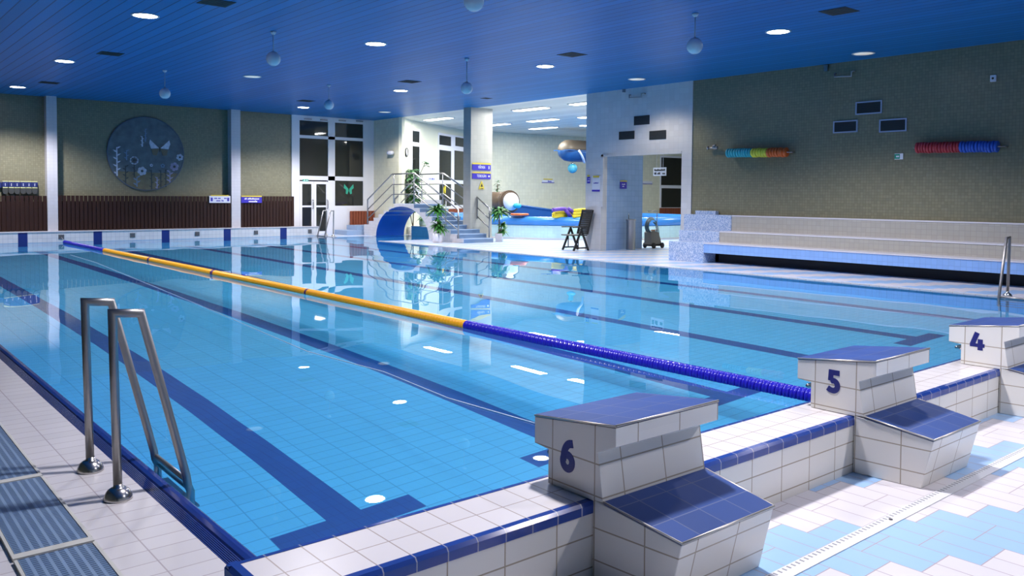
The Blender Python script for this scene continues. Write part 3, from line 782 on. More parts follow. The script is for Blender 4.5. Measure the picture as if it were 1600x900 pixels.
# ================================================================== bridge over the channel
BX0, BX1 = 13.85, 15.02
br = thing('footbridge', 'small tiled arched footbridge with steps and steel railings', 'bridge', (14.4, 21.6, 0))
DZ = 1.18; YD0, YD1 = 21.06, 22.32          # landing between the two flights
nL = 6; rn = 9; rise = DZ/rn; run = (YD0-18.24)/(rn-1)
runL = (24.38-YD1)/nL
AYc, ARy, ARz = 21.83, 1.68, 1.085
arch = [(AYc+ARy*math.cos(a), max(.004, ARz*math.sin(a))) for a in [i*PI/28 for i in range(29)]]
# side faces as strips between arch and steps
bm = B()
def ztop(y):
    if y < YD0: return rise*min(rn, int((y-18.24)/run+1e-6)+1)
    if y <= YD1: return DZ
    return DZ-rise*(1+int((y-YD1)/runL+1e-6))
def zarch(y):
    q = 1-((y-AYc)/ARy)**2
    return ARz*math.sqrt(q) if q > 0 else .004
ys = sorted(set([18.24+k*run for k in range(rn)]+[YD0, YD1]+[YD1+k*runL for k in range(nL+1)]+[AYc+ARy*math.cos(i*PI/40) for i in range(41)]))
for a, b in zip(ys, ys[1:]):
    if b-a < 1e-5: continue
    zt_ = ztop((a+b)/2); za, zb = zarch(a+1e-6), zarch(b-1e-6)
    if a < AYc-ARy-1e-6 or b > AYc+ARy+1e-6: za = zb = .004
    za, zb = min(za, zt_-.02), min(zb, zt_-.02)
    for x in (BX0, BX1): quad(bm, [(x, a, za), (x, b, zb), (x, b, zt_), (x, a, zt_)], 0)
    if za > .005 or zb > .005: quad(bm, [(BX0, a, za), (BX1, a, za), (BX1, b, zb), (BX0, b, zb)], 1)
part('span', bm, ['bridge_face', 'arch_blue'], br, fixn=False)
for k in range(rn-1):
    y_ = 18.24+k*run; z_ = rise*(k+1)
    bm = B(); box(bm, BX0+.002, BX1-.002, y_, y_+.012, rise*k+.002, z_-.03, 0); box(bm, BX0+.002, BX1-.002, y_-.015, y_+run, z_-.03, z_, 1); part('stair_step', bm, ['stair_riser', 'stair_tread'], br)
for k in range(nL):
    y_ = YD1+k*runL; z_ = DZ-rise*(k+1)
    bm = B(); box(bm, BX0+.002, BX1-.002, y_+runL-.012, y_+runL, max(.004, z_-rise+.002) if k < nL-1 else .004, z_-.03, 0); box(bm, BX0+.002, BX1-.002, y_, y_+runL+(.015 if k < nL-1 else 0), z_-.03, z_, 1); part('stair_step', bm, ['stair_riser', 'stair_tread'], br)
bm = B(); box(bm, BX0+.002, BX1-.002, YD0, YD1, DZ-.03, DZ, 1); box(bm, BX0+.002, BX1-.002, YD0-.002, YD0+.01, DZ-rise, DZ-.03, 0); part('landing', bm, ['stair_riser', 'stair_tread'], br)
bm = B(); box(bm, BX1-.06, BX1-.03, YD0, YD1, DZ, DZ+.14); part('kick_plate', bm, 'pier_tile', br)
def railing(x, three, posts, name):
    r_ = part_tube_multi(name, x, three, posts); return r_
def rail_side(x, knots):
    """three rails following (y,z) knots, with posts"""
    for dz in (0, -.33, -.66):
        pass
RXf = BX0+.03
top = [(24.17, .42), (24.17, 1.30), (22.50, 2.20), (21.07, 2.215), (18.58, 1.03), (18.56, .005)]
bm = B(); tube(bm, [(RXf, y_, z_) for y_, z_ in top], .024, 10)
rl = part('handrail', bm, 'steel_dark', br)
for kk in (.36, .70):
    q = [(24.17, 1.30-kk), (22.48, 2.20-kk), (21.07, 2.215-kk), (18.60, 1.03-kk*.9)]
    bm = B(); tube(bm, [(RXf, y_, z_) for y_, z_ in q], .018, 8); part('mid_rail', bm, 'steel', br)
for y_, z0_, z1_ in ((22.38, DZ, 2.2), (21.10, DZ, 2.21), (19.25, .55, 1.34)):
    bm = B(); tube(bm, [(RXf, y_, z0_), (RXf, y_, z1_)], .02, 8); part('post', bm, 'steel_dark', br)
RXb = BX1-.03
bm = B(); tube(bm, [(RXb, 24.1, .4), (RXb, 24.1, 1.33), (RXb, 22.45, 2.22), (RXb, 20.95, 2.23), (RXb, 19.52, 1.62)], .024, 10); part('handrail', bm, 'steel_dark', br)
for kk in (.36, .70):
    bm = B(); tube(bm, [(RXb, 24.1, 1.33-kk), (RXb, 22.45, 2.22-kk), (RXb, 20.95, 2.23-kk), (RXb, 19.52, 1.62-kk)], .018, 8); part('mid_rail', bm, 'steel', br)
for y_ in (22.3, 21.0):
    bm = B(); tube(bm, [(RXb, y_, DZ), (RXb, y_, 2.22)], .02, 8); part('post', bm, 'steel_dark', br)
RXc = 15.0
bm = B(); tube(bm, [(RXc, 19.06, 0.72), (RXc, 19.06, 1.42), (RXc, 18.42, 1.07), (RXc, 18.42, .14)], .024, 10); part('handrail', bm, 'steel_dark', br)
for kk in (.33, .62):
    bm = B(); tube(bm, [(RXc, 19.06, 1.42-kk), (RXc, 18.43, 1.07-kk)], .018, 8); part('mid_rail', bm, 'steel', br)
# low wide steps on the far side of the bridge
t = thing('side_steps', 'two low pale blue steps in front of the red slatted panel', 'steps', (13.6, 25.2, 0))
bm = B(); box(bm, 13.25, 14.6, 24.55, 25.5, .002, .17); part('lower_step', bm, 'stair_tread', t)
bm = B(); box(bm, 13.75, 14.6, 24.75, 25.5, .171, .34); part('upper_step', bm, 'stair_tread', t)

# ================================================================== slatted panels on the far wall
def slats(x0, x1, z0, z1, y, m, label, pitch=.118, notch=True):
    t = thing('slatted_panel', label, 'slatted panel', ((x0+x1)/2, y, z0), 0)
    n = max(1, round((x1-x0)/pitch)); pw = (x1-x0)/n
    bm = B()
    for i in range(n): box(bm, x0+i*pw+.012, x0+(i+1)*pw-.012, y, y+.03, z0, z1)
    part('slats', bm, m, t)
    bm = B(); top_ = z1-.17 if notch else z1-.01
    box(bm, x0+.01, x1-.01, y+.031, y+.06, z0+.02, top_); part('backing', bm, m, t)
    return t
slats(-1.5, 3.715, .33, 1.37, 25.40, 'wood_dark', 'dark brown slatted panel at the left edge under the hanging floats', .118)
slats(4.005, 9.29, .33, 1.385, 25.40, 'wood_dark', 'long dark brown slatted panel under the round mural')
slats(9.63, 11.60, .33, 1.40, 25.40, 'wood_dark', 'dark brown slatted panel left of the double door')
slats(13.92, 14.98, .03, .86, 25.52, 'wood_red', 'reddish slatted panel under the window with the butterfly', .12, False)
q0, q1 = on_wall(1029, 325, A4, A5), on_wall(1072, 344, A4, A5)
t = thing('slatted_panel', 'reddish slatted panel seen through the passage in the pier', 'slatted panel', (q0.x, q0.y, 0))
e = (A5-A4).normalized(); e3 = Vector((e.x, e.y, 0)); nn = Vector((e.y, -e.x, 0)); L = (q1-q0).dot(e3)
bm = B(); n = 14
for i in range(n):
    c = q0 + e3*L*(i+.5)/n + nn*.08; obox(bm, (c.x, c.y, (q0.z+q1.z)/2-.2), e3*L/n*.44, nn*.015, EZ*((q0.z-q1.z)/2+.2))
part('slats', bm, 'wood_red', t)

# ================================================================== round mural
mc = Vector((6.63, YB-.005, 2.74)); MR = 1.19
mu = thing('round_mural', 'large round mosaic mural of flowers and a butterfly on the far wall', 'mural', (mc.x, mc.y, mc.z))
bm = B(); lathe(bm, [(MR, 0), (MR, -.05), (MR-.03, -.055), (MR-.03, 0)], mc, 'y', n=64, smooth=False); part('rim', bm, 'mural_rim', mu)
bm = B(); lathe(bm, [(MR-.03, -.002), (MR-.03, -.04), (.001, -.0401)], mc, 'y', n=64, smooth=False); part('ground', bm, 'mural_ground', mu)
def mp(u, v): return ((u-450)/412*MR, -(v-462)/412*MR)          # position in the round picture
def ysh(bm, pts, d, mi=0):
    prism(bm, [(mc.x+x, mc.z+z) for x, z in pts], 'y', mc.y-.041-d-.004, mc.y-.041, mi)
def disc(cx, cz, r, n=14, sq=1): return [(cx+r*math.cos(2*PI*i/n), cz+r*sq*math.sin(2*PI*i/n)) for i in range(n)]
# earth band at the bottom
bm = B(); a0 = -150*PI/180; a1 = -32*PI/180
ysh(bm, [((MR-.035)*math.cos(a0+(a1-a0)*i/20), (MR-.035)*math.sin(a0+(a1-a0)*i/20)) for i in range(21)], .001); part('earth_band', bm, 'mural_earth', mu)
def flower(u, v, r, k, m='mural_white'):
    x, z = mp(u, v); bm = B()
    for i in range(k):
        a = 2*PI*i/k+.3; ysh(bm, disc(x+r*.62*math.cos(a), z+r*.62*math.sin(a), r*.42, 10), .006)
    ysh(bm, disc(x, z, r*.3, 10), .010, 1); part('flower', bm, [m, 'mural_dark'], mu)
flower(318, 540, .13, 8); flower(400, 655, .14, 6); flower(812, 488, .11, 6); flower(750, 597, .14, 6, 'mural_lilac'); flower(622, 590, .07, 5, 'mural_pale_blue'); flower(500, 588, .05, 5)
def leafstem(u, v0, v1, m, leaves=5, lw=.085, sw=.018):
    x, z0 = mp(u, v0); _, z1 = mp(u, v1); bm = B(); ysh(bm, [(x-sw, z0), (x+sw, z0), (x+sw*.7, z1), (x-sw*.7, z1)], .003)
    for i in range(leaves):
        s = 1 if i % 2 else -1; z = z0+(z1-z0)*(i+.6)/leaves
        ysh(bm, [(x, z), (x+s*lw*.6, z+lw*.15), (x+s*lw*1.2, z+lw*.75), (x+s*lw*.4, z+lw*.6)], .004)
    part('plant_stem', bm, m, mu)
leafstem(140, 715, 400, 'mural_white', 8, .10, .022); leafstem(228, 800, 600, 'mural_dark', 6); leafstem(318, 720, 580, 'mural_dark', 4, .06)
leafstem(500, 860, 640, 'mural_dark', 5, .07, .022); leafstem(430, 850, 700, 'mural_ochre', 4, .07); leafstem(600, 840, 640, 'mural_dark', 5, .06); leafstem(655, 830, 630, 'mural_dark', 6, .06); leafstem(560, 860, 720, 'mural_lilac', 5, .06); leafstem(700, 780, 650, 'mural_lilac', 5, .10)
leafstem(345, 830, 720, 'mural_pale_blue', 4, .1); leafstem(240, 540, 430, 'mural_pale_blue', 4, .07)
leafstem(440, 330, 185, 'mural_pale_blue', 6, .05); leafstem(405, 385, 270, 'mural_white', 5, .05)
bx_, bz_ = mp(592, 395); bm = B()
for s in (-1, 1):
    ysh(bm, [(bx_+s*.02, bz_), (bx_+s*.30, bz_+.27), (bx_+s*.33, bz_+.15), (bx_+s*.27, bz_-.02)], .005, 0)
    ysh(bm, [(bx_+s*.02, bz_-.02), (bx_+s*.26, bz_-.04), (bx_+s*.22, bz_-.22), (bx_+s*.10, bz_-.24)], .005, 1)
ysh(bm, disc(bx_, bz_-.04, .022, 8, 4.0), .007, 2); part('butterfly', bm, ['mural_white', 'mural_ochre', 'mural_dark'], mu)

# ================================================================== floats hanging at the far left
rk = thing('float_rack', 'navy hanging rail holding swim floats on the far wall', 'rack', (2.6, 25.6, 1.75))
bm = B(); box(bm, .6, 3.52, 25.62, 25.70, 1.60, 1.76); box(bm, .6, 3.52, 25.60, 25.62, 1.60, 1.615); part('rail', bm, 'navy', rk)
f0 = None
for i, u in enumerate((8, 17.5, 26.5, 36, 45, 54)):
    x = at(u, 290, 'y', 25.55).x
    ordn = ('leftmost', 'second from the left', 'third from the left', 'fourth from the left', 'fifth from the left', 'rightmost')[i]
    lb = '%s of the six navy swim floats on the wall' % ordn
    if f0 is None:
        f0 = thing('swim_float', lb, 'swim float', (x, 25.54, 1.515), 0, 'swim floats on the wall rail')
        bm = B(); box(bm, -.093, .093, -.02, .03, .145, .36); obj('upper_pad', bm, 'navy', f0, bevel=.012)
        bm = B(); box(bm, -.09, .09, -.025, .035, .362, .395); box(bm, -.085, .085, -.03, .04, .105, .143); obj('band', bm, 'pale_yellow', f0, bevel=.006)
        bm = B(); prism(bm, [(-.088, .10), (-.09, -.03), (-.07, -.10), (-.03, -.13), (.03, -.13), (.07, -.10), (.09, -.03), (.088, .10)], 'y', -.02, .03); obj('lower_pad', bm, 'grey_pad', f0)
        bm = B(); box(bm, -.008, .008, -.028, -.0201, .19, .30); obj('buckle', bm, 'sign_white', f0)
        for ch in f0.children: ch.data.transform(Matrix.Diagonal((.80, 1, .72, 1)))
    else: dup(f0, (x, 25.54, 1.515), 0, lb)

# ================================================================== signs
def board(name, label, c, R, wid, hgt, m, n_, th=.012, cat='sign', group=None):
    """flat board: centre c, reading direction R, outward normal n_"""
    t = thing(name, label, cat, c, 0, group)
    bm = B(); obox(bm, c, Vector(R)*wid/2, Vector(n_)*th/2, EZ*hgt/2); part('board', bm, m, t); return t
def strip(t, nm, c, R, n_, w_, h_, m, lift=.009):
    bm = B(); obox(bm, Vector(c)+Vector(n_)*lift, Vector(R)*w_/2, Vector(n_)*.002, EZ*h_/2); return part(nm, bm, m, t)
def scribble(t, c, R, n_, w_, h_, m, seed, words=(5, 7)):
    """a line of small unreadable print"""
    rnd = random.Random(seed); bm = B(); x = -w_/2; R = Vector(R); n_ = Vector(n_)
    while x < w_/2-.01:
        ww = rnd.uniform(.5, .9)*h_
        if rnd.random() < .16: x += ww; continue
        hh = h_*rnd.choice((.7, .7, 1.0))
        obox(bm, Vector(c)+R*(x+ww/2)+n_*.0085+EZ*(hh-h_)/2, R*ww*.42, n_*.0015, EZ*hh/2); x += ww
    part('print', bm, m, t)
NY = Vector((0, -1, 0)); NX = Vector((-1, 0, 0))
def yboard(name, label, u0, v0, u1, v1, y, m, **k):
    a, b = at(u0, v0, 'y', y), at(u1, v1, 'y', y); c = (a+b)/2
    return board(name, label, c, EX, b.x-a.x, a.z-b.z, m, NY, **k), c, b.x-a.x, a.z-b.z
t, c, w_, h_ = yboard('wall_sign', 'white notice with blue print on the slatted panel left of the right pillar', 327, 306, 360, 317, 25.37, 'sign_white')
strip(t, 'header', c+EZ*(h_/2+.01), EX, NY, w_*.85, .035, 'sign_yellow'); scribble(t, c+EZ*.045, EX, NY, w_*.55, .055, 'ink_blue', 1); scribble(t, c-EZ*.04, EX, NY, w_*.35, .05, 'ink_blue', 2)
for s in (-1, 1): strip(t, 'pictogram', c+EX*s*w_*.39, EX, NY, .07, .12, 'ink_blue')
t, c, w_, h_ = yboard('wall_sign', 'blue notice with white print on the slatted panel right of the right pillar', 377, 307.5, 409, 317, 25.37, 'sign_blue')
strip(t, 'header', c+EZ*(h_/2+.02), EX, NY, w_, .045, 'sign_yellow'); scribble(t, c+EZ*.04, EX, NY, w_*.7, .055, 'ink_white', 3); scribble(t, c-EZ*.05, EX, NY, w_*.5, .06, 'ink_white', 4)
t, c, w_, h_ = yboard('exit_sign', 'small green exit sign above the double door', 473, 280, 482, 283.5, 25.62, 'exit_green'); strip(t, 'pictogram', c-EX*.05, EX, NY, .03, .05, 'ink_white'); strip(t, 'pictogram', c+EX*.05, EX, NY, .08, .02, 'ink_white')
# column signs
yc = 19.085
t, c, w_, h_ = yboard('direction_sign', 'upper blue sign with white lettering and an arrow on the column', 738, 256.5, 766.5, 266.5, yc, 'sign_blue')
strip(t, 'header', c+EZ*(h_/2+.025), EX, NY, w_, .05, 'sign_yellow'); ptext('lettering', 'VÍŘIVKA', .13, c+NY*.008-EX*.0, EX, 'ink_white', t, ext=.001, sx=.62); strip(t, 'arrow', c+EX*w_*.40, EX, NY, .025, .10, 'ink_white')
t, c, w_, h_ = yboard('direction_sign', 'lower blue sign with white lettering and an arrow on the column', 738, 270.5, 766.5, 280, yc, 'sign_blue')
strip(t, 'header', c+EZ*(h_/2+.02), EX, NY, w_, .04, 'sign_yellow'); ptext('lettering', 'TOBOGÁN', .125, c+NY*.008, EX, 'ink_white', t, ext=.001, sx=.62); strip(t, 'arrow', c+EX*w_*.40, EX, NY, .06, .05, 'ink_white')
a = at(752.5, 289.5, 'y', yc); t = thing('warning_sign', 'yellow warning triangle sign low on the column', 'sign', a)
bm = B(); prism(bm, [(a.x-.11, a.z-.13), (a.x+.11, a.z-.13), (a.x+.10, a.z-.06), (a.x+.015, a.z+.13), (a.x-.015, a.z+.13), (a.x-.10, a.z-.06)], 'y', yc-.006, yc+.006); part('board', bm, 'sign_yellow', t)
bm = B(); prism(bm, [(a.x-.05, a.z-.05), (a.x+.05, a.z-.05), (a.x, a.z+.07)], 'y', yc-.009, yc-.0062); part('pictogram', bm, 'ink_black', t); scribble(t, a-EZ*.10+EX*0, EX, NY, .14, .03, 'ink_black', 6)
# pier signs
xp = XR-.038
def xboard(name, label, u0, v0, u1, v1, x, m, **k):
    a, b = at(u0, v0, 'x', x), at(u1, v1, 'x', x); c = (a+b)/2
    return board(name, label, c, -EY, a.y-b.y, a.z-b.z, m, NX, **k), c, a.y-b.y, a.z-b.z
t, c, w_, h_ = xboard('wall_sign', 'small dark blue sign near the left edge of the pier', 917.5, 276.5, 922, 286.5, xp, 'sign_blue')
strip(t, 'header', c+EZ*(h_/2+.03), -EY, NX, w_*.9, .05, 'sign_yellow'); scribble(t, c+EZ*.04, -EY, NX, w_*.7, .03, 'ink_white', 7); scribble(t, c-EZ*.02, -EY, NX, w_*.7, .03, 'ink_white', 8)
t, c, w_, h_ = xboard('wall_notice', 'tall white notice with a yellow top on the pier', 925.5, 275, 937.5, 299, xp, 'sign_white')
strip(t, 'header', c+EZ*(h_/2-.02), -EY, NX, w_*.8, .05, 'sign_yellow'); strip(t, 'footer', c-EZ*(h_/2-.02), -EY, NX, w_, .05, 'sign_blue'); scribble(t, c+EZ*.02, -EY, NX, w_*.6, .035, 'ink_blue', 9)
t, c, w_, h_ = yboard('wall_sign', 'small dark blue sign on the blue passage wall', 969, 284, 979, 295, OY1-.012, 'sign_blue'); strip(t, 'header', c+EZ*(h_/2+.02), EX, NY, w_, .03, 'sign_yellow'); scribble(t, c+EZ*.03, EX, NY, w_*.5, .03, 'ink_white', 10); scribble(t, c-EZ*.03, EX, NY, w_*.4, .03, 'ink_white', 11)
# sign hanging in the passage, seen against the window
xs_ = 17.2; a, b = at(1021, 262, 'x', xs_), at(1041, 274.5, 'x', xs_); c = (a+b)/2
t = board('hanging_sign', 'white sign with two lines of black capitals hanging in the passage', c, -EY, a.y-b.y, a.z-b.z, 'sign_white', NX, cat='sign')
scribble(t, c+EZ*.05, -EY, NX, (a.y-b.y)*.85, .06, 'ink_black', 12); scribble(t, c-EZ*.05, -EY, NX, (a.y-b.y)*.85, .06, 'ink_black', 13)
bm = B()
for s in (-1, 1): tube(bm, [(c.x, c.y+s*.12, a.z-.01), (c.x, c.y+s*.12, HC-.002)], .006, 6)
part('hanging_wire', bm, 'cable', t)
def wboard(name, label, u0, v0, u1, v1, p, q, m):
    e = (q-p).normalized(); R = Vector((e.x, e.y, 0)); n_ = Vector((e.y, -e.x, 0))
    a, b = on_wall(u0, v0, p, q), on_wall(u1, v1, p, q); c = (a+b)/2 + n_*.01
    return board(name, label, c, R, (b-a).dot(R), a.z-b.z, m, n_), c, (b-a).dot(R), a.z-b.z, R, n_
t, c, w_, h_, R, n_ = wboard('wall_sign', 'white sign with a yellow top strip on the cream wall of the leisure room', 847, 281, 865, 285.5, A4, A5, 'sign_white')
strip(t, 'header', c+EZ*(h_/2+.03), R, n_, w_*.8, .05, 'sign_yellow'); strip(t, 'footer', c-EZ*(h_/2), R, n_, w_*1.1, .03, 'ink_blue'); scribble(t, c, R, n_, w_*.6, .07, 'ink_blue', 15)
t, c, w_, h_, R, n_ = wboard('wall_sign', 'white sign on the cream wall seen through the passage', 1004, 283, 1019, 287.5, A4, A5, 'sign_white'); strip(t, 'footer', c-EZ*(h_/2), R, n_, w_, .03, 'ink_blue')
t, c, w_, h_, R, n_ = wboard('wall_sign', 'small white sign between the windows behind the bridge railing', 668, 276, 680, 282, A3, A4, 'sign_white'); scribble(t, c, R, n_, w_*.7, .08, 'ink_blue', 16)
# right wall: exit sign
t, c, w_, h_ = xboard('exit_sign', 'small green exit sign on the mosaic wall between the vents and the red discs', 1398, 240, 1411, 249, XR-.01, 'ink_white')
strip(t, 'panel', c+EY*.03, -EY, NX, w_*.62, h_*.8, 'exit_green'); strip(t, 'arrow', c+EY*.02, -EY, NX, .06, .03, 'ink_white', .012)

# ================================================================== wall vents, brackets and small fittings
def wall_vent(label, u0, v0, u1, v1, x, framed=True):
    a, b = at(u0, v0, 'x', x), at(u1, v1, 'x', x); y0, y1, z0, z1 = b.y, a.y, b.z, a.z
    t = thing('wall_vent', label, 'vent', (x, (y0+y1)/2, z0)); f = .025
    bm = B(); box(bm, x-.012, x-.002, y0, y1, z0, z1); part('grille', bm, 'vent_dark', t)
    if framed:
        bm = B()
        for q in ((y0-f, y1+f, z1, z1+f), (y0-f, y1+f, z0-f, z0), (y0-f, y0, z0, z1), (y1, y1+f, z0, z1)): box(bm, x-.025, x-.001, *q)
        part('frame', bm, 'vent_frame', t)
    bm = B(); k = 6
    for i in range(k): z = z0+(z1-z0)*(i+.5)/k; box(bm, x-.018, x-.0121, y0+.01, y1-.01, z-.006, z+.006)
    part('slats', bm, 'vent_dark', t)
wall_vent('upper framed dark vent of three on the green mosaic wall', 1339.5, 161.5, 1376.5, 175, XR)
wall_vent('lower left framed dark vent of three on the green mosaic wall', 1304.5, 191.5, 1338.5, 204.5, XR)
wall_vent('lower right framed dark vent of three on the green mosaic wall', 1376.5, 189, 1415, 203, XR)
xq = XR-.03
wall_vent('upper dark vent of three on the white pier', 991, 182, 1015, 194, xq, False)
wall_vent('lower left dark vent of three on the white pier', 967.5, 206, 991.5, 217, xq, False)
wall_vent('lower right dark vent of three on the white pier', 1015, 205, 1041, 217, xq, False)
def bracket(label, pix, x):
    pts = [at(u, v, 'x', x-.06) for u, v in pix]
    t = thing('ceiling_bracket', label, 'bracket', pts[0])
    bm = B(); tube(bm, pts, .014, 8); tube(bm, [pts[0], pts[0]+Vector((.058, 0, 0))], .014, 8); tube(bm, [pts[-1], pts[-1]+Vector((.058, 0, 0))], .014, 8); part('rod', bm, 'steel_dark', t)
bracket('bent dark metal rod at the top of the white pier', [(1006, 146), (1002, 146), (1002, 152), (983, 153), (983, 148)], XR-.03)
bracket('bent dark metal rod at the top of the green mosaic wall', [(1334, 111), (1330, 112), (1330, 119), (1304, 120), (1304, 115)], XR)
for u, v, x, lb in ((974.5, 140, XR-.03, 'small dark clip under the ceiling above the pier'), (1291, 106, XR, 'small dark clip under the ceiling above the mosaic wall')):
    p = at(u, v, 'x', x-.03); t = thing('ceiling_clip', lb, 'clip', p); bm = B(); box(bm, p.x-.02, p.x+.028, p.y-.04, p.y+.04, p.z-.07, p.z+.06); box(bm, p.x-.03, p.x-.0201, p.y-.05, p.y+.05, p.z+.03, p.z+.06); part('body', bm, 'steel_dark', t)
p = at(1552, 122.5, 'x', XR-.03); t = thing('wall_sensor', 'small white square sensor high on the mosaic wall at the right', 'sensor', p); bm = B(); box(bm, p.x-.02, p.x+.028, p.y-.05, p.y+.05, p.z-.06, p.z+.06); part('housing', bm, 'sign_white', t, bevel=.008); bm = B(); lathe(bm, [(.02, 0), (.02, -.008), (.001, -.012)], (p.x-.02, p.y, p.z), 'x', n=14); part('lens', bm, 'ink_black', t)
p = at(1113, 231, 'x', XR-.1); t = thing('wall_tap', 'small grey metal tap fitting on the mosaic wall left of the coloured discs', 'tap', p)
bm = B(); lathe(bm, [(.05, .098), (.05, .07), (.03, .06), (.03, .0)], p, 'x', n=16); part('flange', bm, 'steel', t)
bm = B(); tube(bm, [p+EY*.14, p-EY*.12], .028, 10); tube(bm, [p-EY*.02, p-EY*.02+EZ*.05, p-EY*.10+EZ*.06], .018, 8); part('valve', bm, 'steel', t)
for s in (-1, 1):
    bm = B(); lathe(bm, [(.001, -.02), (.04, -.015), (.04, .015), (.001, .02)], p+EY*s*.13, 'y', n=14); part('knob', bm, 'steel_dark', t)
p = at(613, 239, 'x', XR); t = thing('wall_speaker', 'small white cylinder fixed to the cream tiles above the bridge', 'speaker', p)
bm = B(); lathe(bm, [(.001, -.30), (.07, -.29), (.08, -.05), (.08, .02), (.001, .025)], p+Vector((-.10, .10, 0)), 'y', n=18); part('body', bm, 'sign_white', t)
bm = B(); box(bm, p.x-.10, p.x-.001, p.y-.02, p.y+.02, p.z-.02, p.z+.02); part('arm', bm, 'steel_dark', t)
# clock on the slanted wall
e = (A3-A2).normalized(); R = Vector((e.x, e.y, 0)); n_ = Vector((e.y, -e.x, 0)); c = on_wall(634.5, 238, A2, A3)
t = thing('wall_clock', 'round wall clock with a dark rim on the narrow cream wall', 'clock', c)
def faced(prof, c, n_, seg=24):
    bm = B(); lathe(bm, prof, (0, 0, 0), 'z', n=seg); rot = Vector((0, 0, 1)).rotation_difference(n_).to_matrix().to_4x4(); bm.transform(Matrix.Translation(c) @ rot); return bm
part('rim', faced([(.17, .002), (.17, .045), (.15, .05), (.145, .02)], c, n_), 'ink_black', t)
part('dial', faced([(.145, .003), (.145, .025), (.001, .026)], c, n_), 'sign_white', t)
bm = B(); obox(bm, c+n_*.029+EZ*.05, R*.006, n_*.002, EZ*.05); obox(bm, c+n_*.029+R*.03, R*.035, n_*.002, EZ*.006); part('hands', bm, 'ink_black', t)
# butterfly sticker on the window
c = at(545, 296, 'y', YB-.03); t = thing('butterfly_sticker', 'green butterfly sticker on the dark window glass', 'sticker', c); bm = B()
for s in (-1, 1):
    prism(bm, [(c.x+s*.02, c.z+.02), (c.x+s*.19, c.z+.20), (c.x+s*.21, c.z+.05), (c.x+s*.12, c.z-.01), (c.x+s*.13, c.z-.16), (c.x+s*.06, c.z-.18), (c.x+s*.01, c.z-.05)], 'y', YB-.033, YB-.024)
part('wings', bm, 'exit_green', t)

# ================================================================== foam discs on wall rails
def disc_mesh(m, r=.1, th=.05):
    bm = B(); lathe(bm, [(.02, -th/2), (r*.92, -th/2), (r, -th*.32), (r, th*.32), (r*.92, th/2), (.02, th/2)], (0, 0, 0), 'y', n=24); bmesh.ops.recalc_face_normals(bm, faces=bm.faces)
    me = bpy.data.meshes.new('foam_disc'); bm.to_mesh(me); bm.free(); me.materials.append(M[m]); return me
def disc_row(u0, u1, v0, v1, segs, where, rail_label):
    xr_ = XR-.14; a, b = at(u0, v0, 'x', xr_), at(u1, v1, 'x', xr_)
    t = thing('disc_rail', rail_label, 'rail', ((a.x), (a.y+b.y)/2, a.z))
    bm = B(); tube(bm, [(xr_, a.y+.05, a.z), (xr_, b.y-.12, b.z)], .012, 8); part('rod', bm, 'steel_dark', t)
    bm = B()
    for y_, z_ in ((a.y+.04, a.z), (b.y-.10, b.z)): tube(bm, [(xr_, y_, z_), (XR-.001, y_, z_)], .014, 8)
    part('bracket', bm, 'steel_dark', t)
    tot = sum(n for _, n, _, _ in segs); i = 0; d = (b.y-a.y)/tot
    for m, n, f0_, lab in segs:
        me = disc_mesh(m, .105, abs(d)*.84)
        for k in range(n):
            s = (i+.5)/tot; o = bpy.data.objects.new('foam_disc', me); C.objects.link(o)
            jx = random.uniform(-.006, .006)
            o.location = (xr_+jx, a.y+(b.y-a.y)*s, a.z+(b.z-a.z)*s+jx); o.rotation_euler = (random.uniform(-.06, .06), 0, random.uniform(-.06, .06))
            tag(o, lab, 'foam disc', lab.replace('disc', 'discs')); i += 1
disc_row(1137, 1230, 239, 238, [('teal', 10, 0, 'teal foam disc in the left row on the mosaic wall'), ('lime', 6, 0, 'yellow foam disc in the left row on the mosaic wall'), ('orange', 7, 0, 'orange foam disc in the left row on the mosaic wall')], 'left', 'metal rod carrying teal, yellow and orange discs on the wall')
disc_row(1432, 1560, 231, 229, [('red', 15, 0, 'red foam disc in the right row on the mosaic wall'), ('royal', 12, 0, 'blue foam disc in the right row on the mosaic wall')], 'right', 'metal rod carrying red and blue discs on the wall')

# ================================================================== plants
def leaf(bm, base, d, L, w_, droop=.5, mi=0):
    d = Vector(d).normalized(); s = d.cross(EZ)
    s = s.normalized() if s.length > .01 else EX.copy()
    base = Vector(base); prev = None; n = 4
    for i in range(n+1):
        t = i/n; p = base + d*L*t - EZ*droop*L*t*t; ww = w_*math.sin(PI*min(1, .12+t*.88))**.8
        a, b = bm.verts.new(p+s*ww-EZ*ww*.25), bm.verts.new(p-s*ww-EZ*ww*.25); c = bm.verts.new(p)
        if prev:
            for q in ((prev[0], a, c, prev[2]), (prev[2], c, b, prev[1])):
                f = bm.faces.new(q); f.smooth = True; f.material_index = mi
        prev = (a, b, c)
def rosette(bm, c, r, n, up_=.5, w_=.03, rnd=random):
    for i in range(n):
        a = rnd.uniform(0, 2*PI); e_ = rnd.uniform(-.25, up_+.35)
        leaf(bm, c, (math.cos(a)*math.cos(e_), math.sin(a)*math.cos(e_), math.sin(e_)), r*rnd.uniform(.7, 1.1), w_*rnd.uniform(.8, 1.2), rnd.uniform(.25, .65))
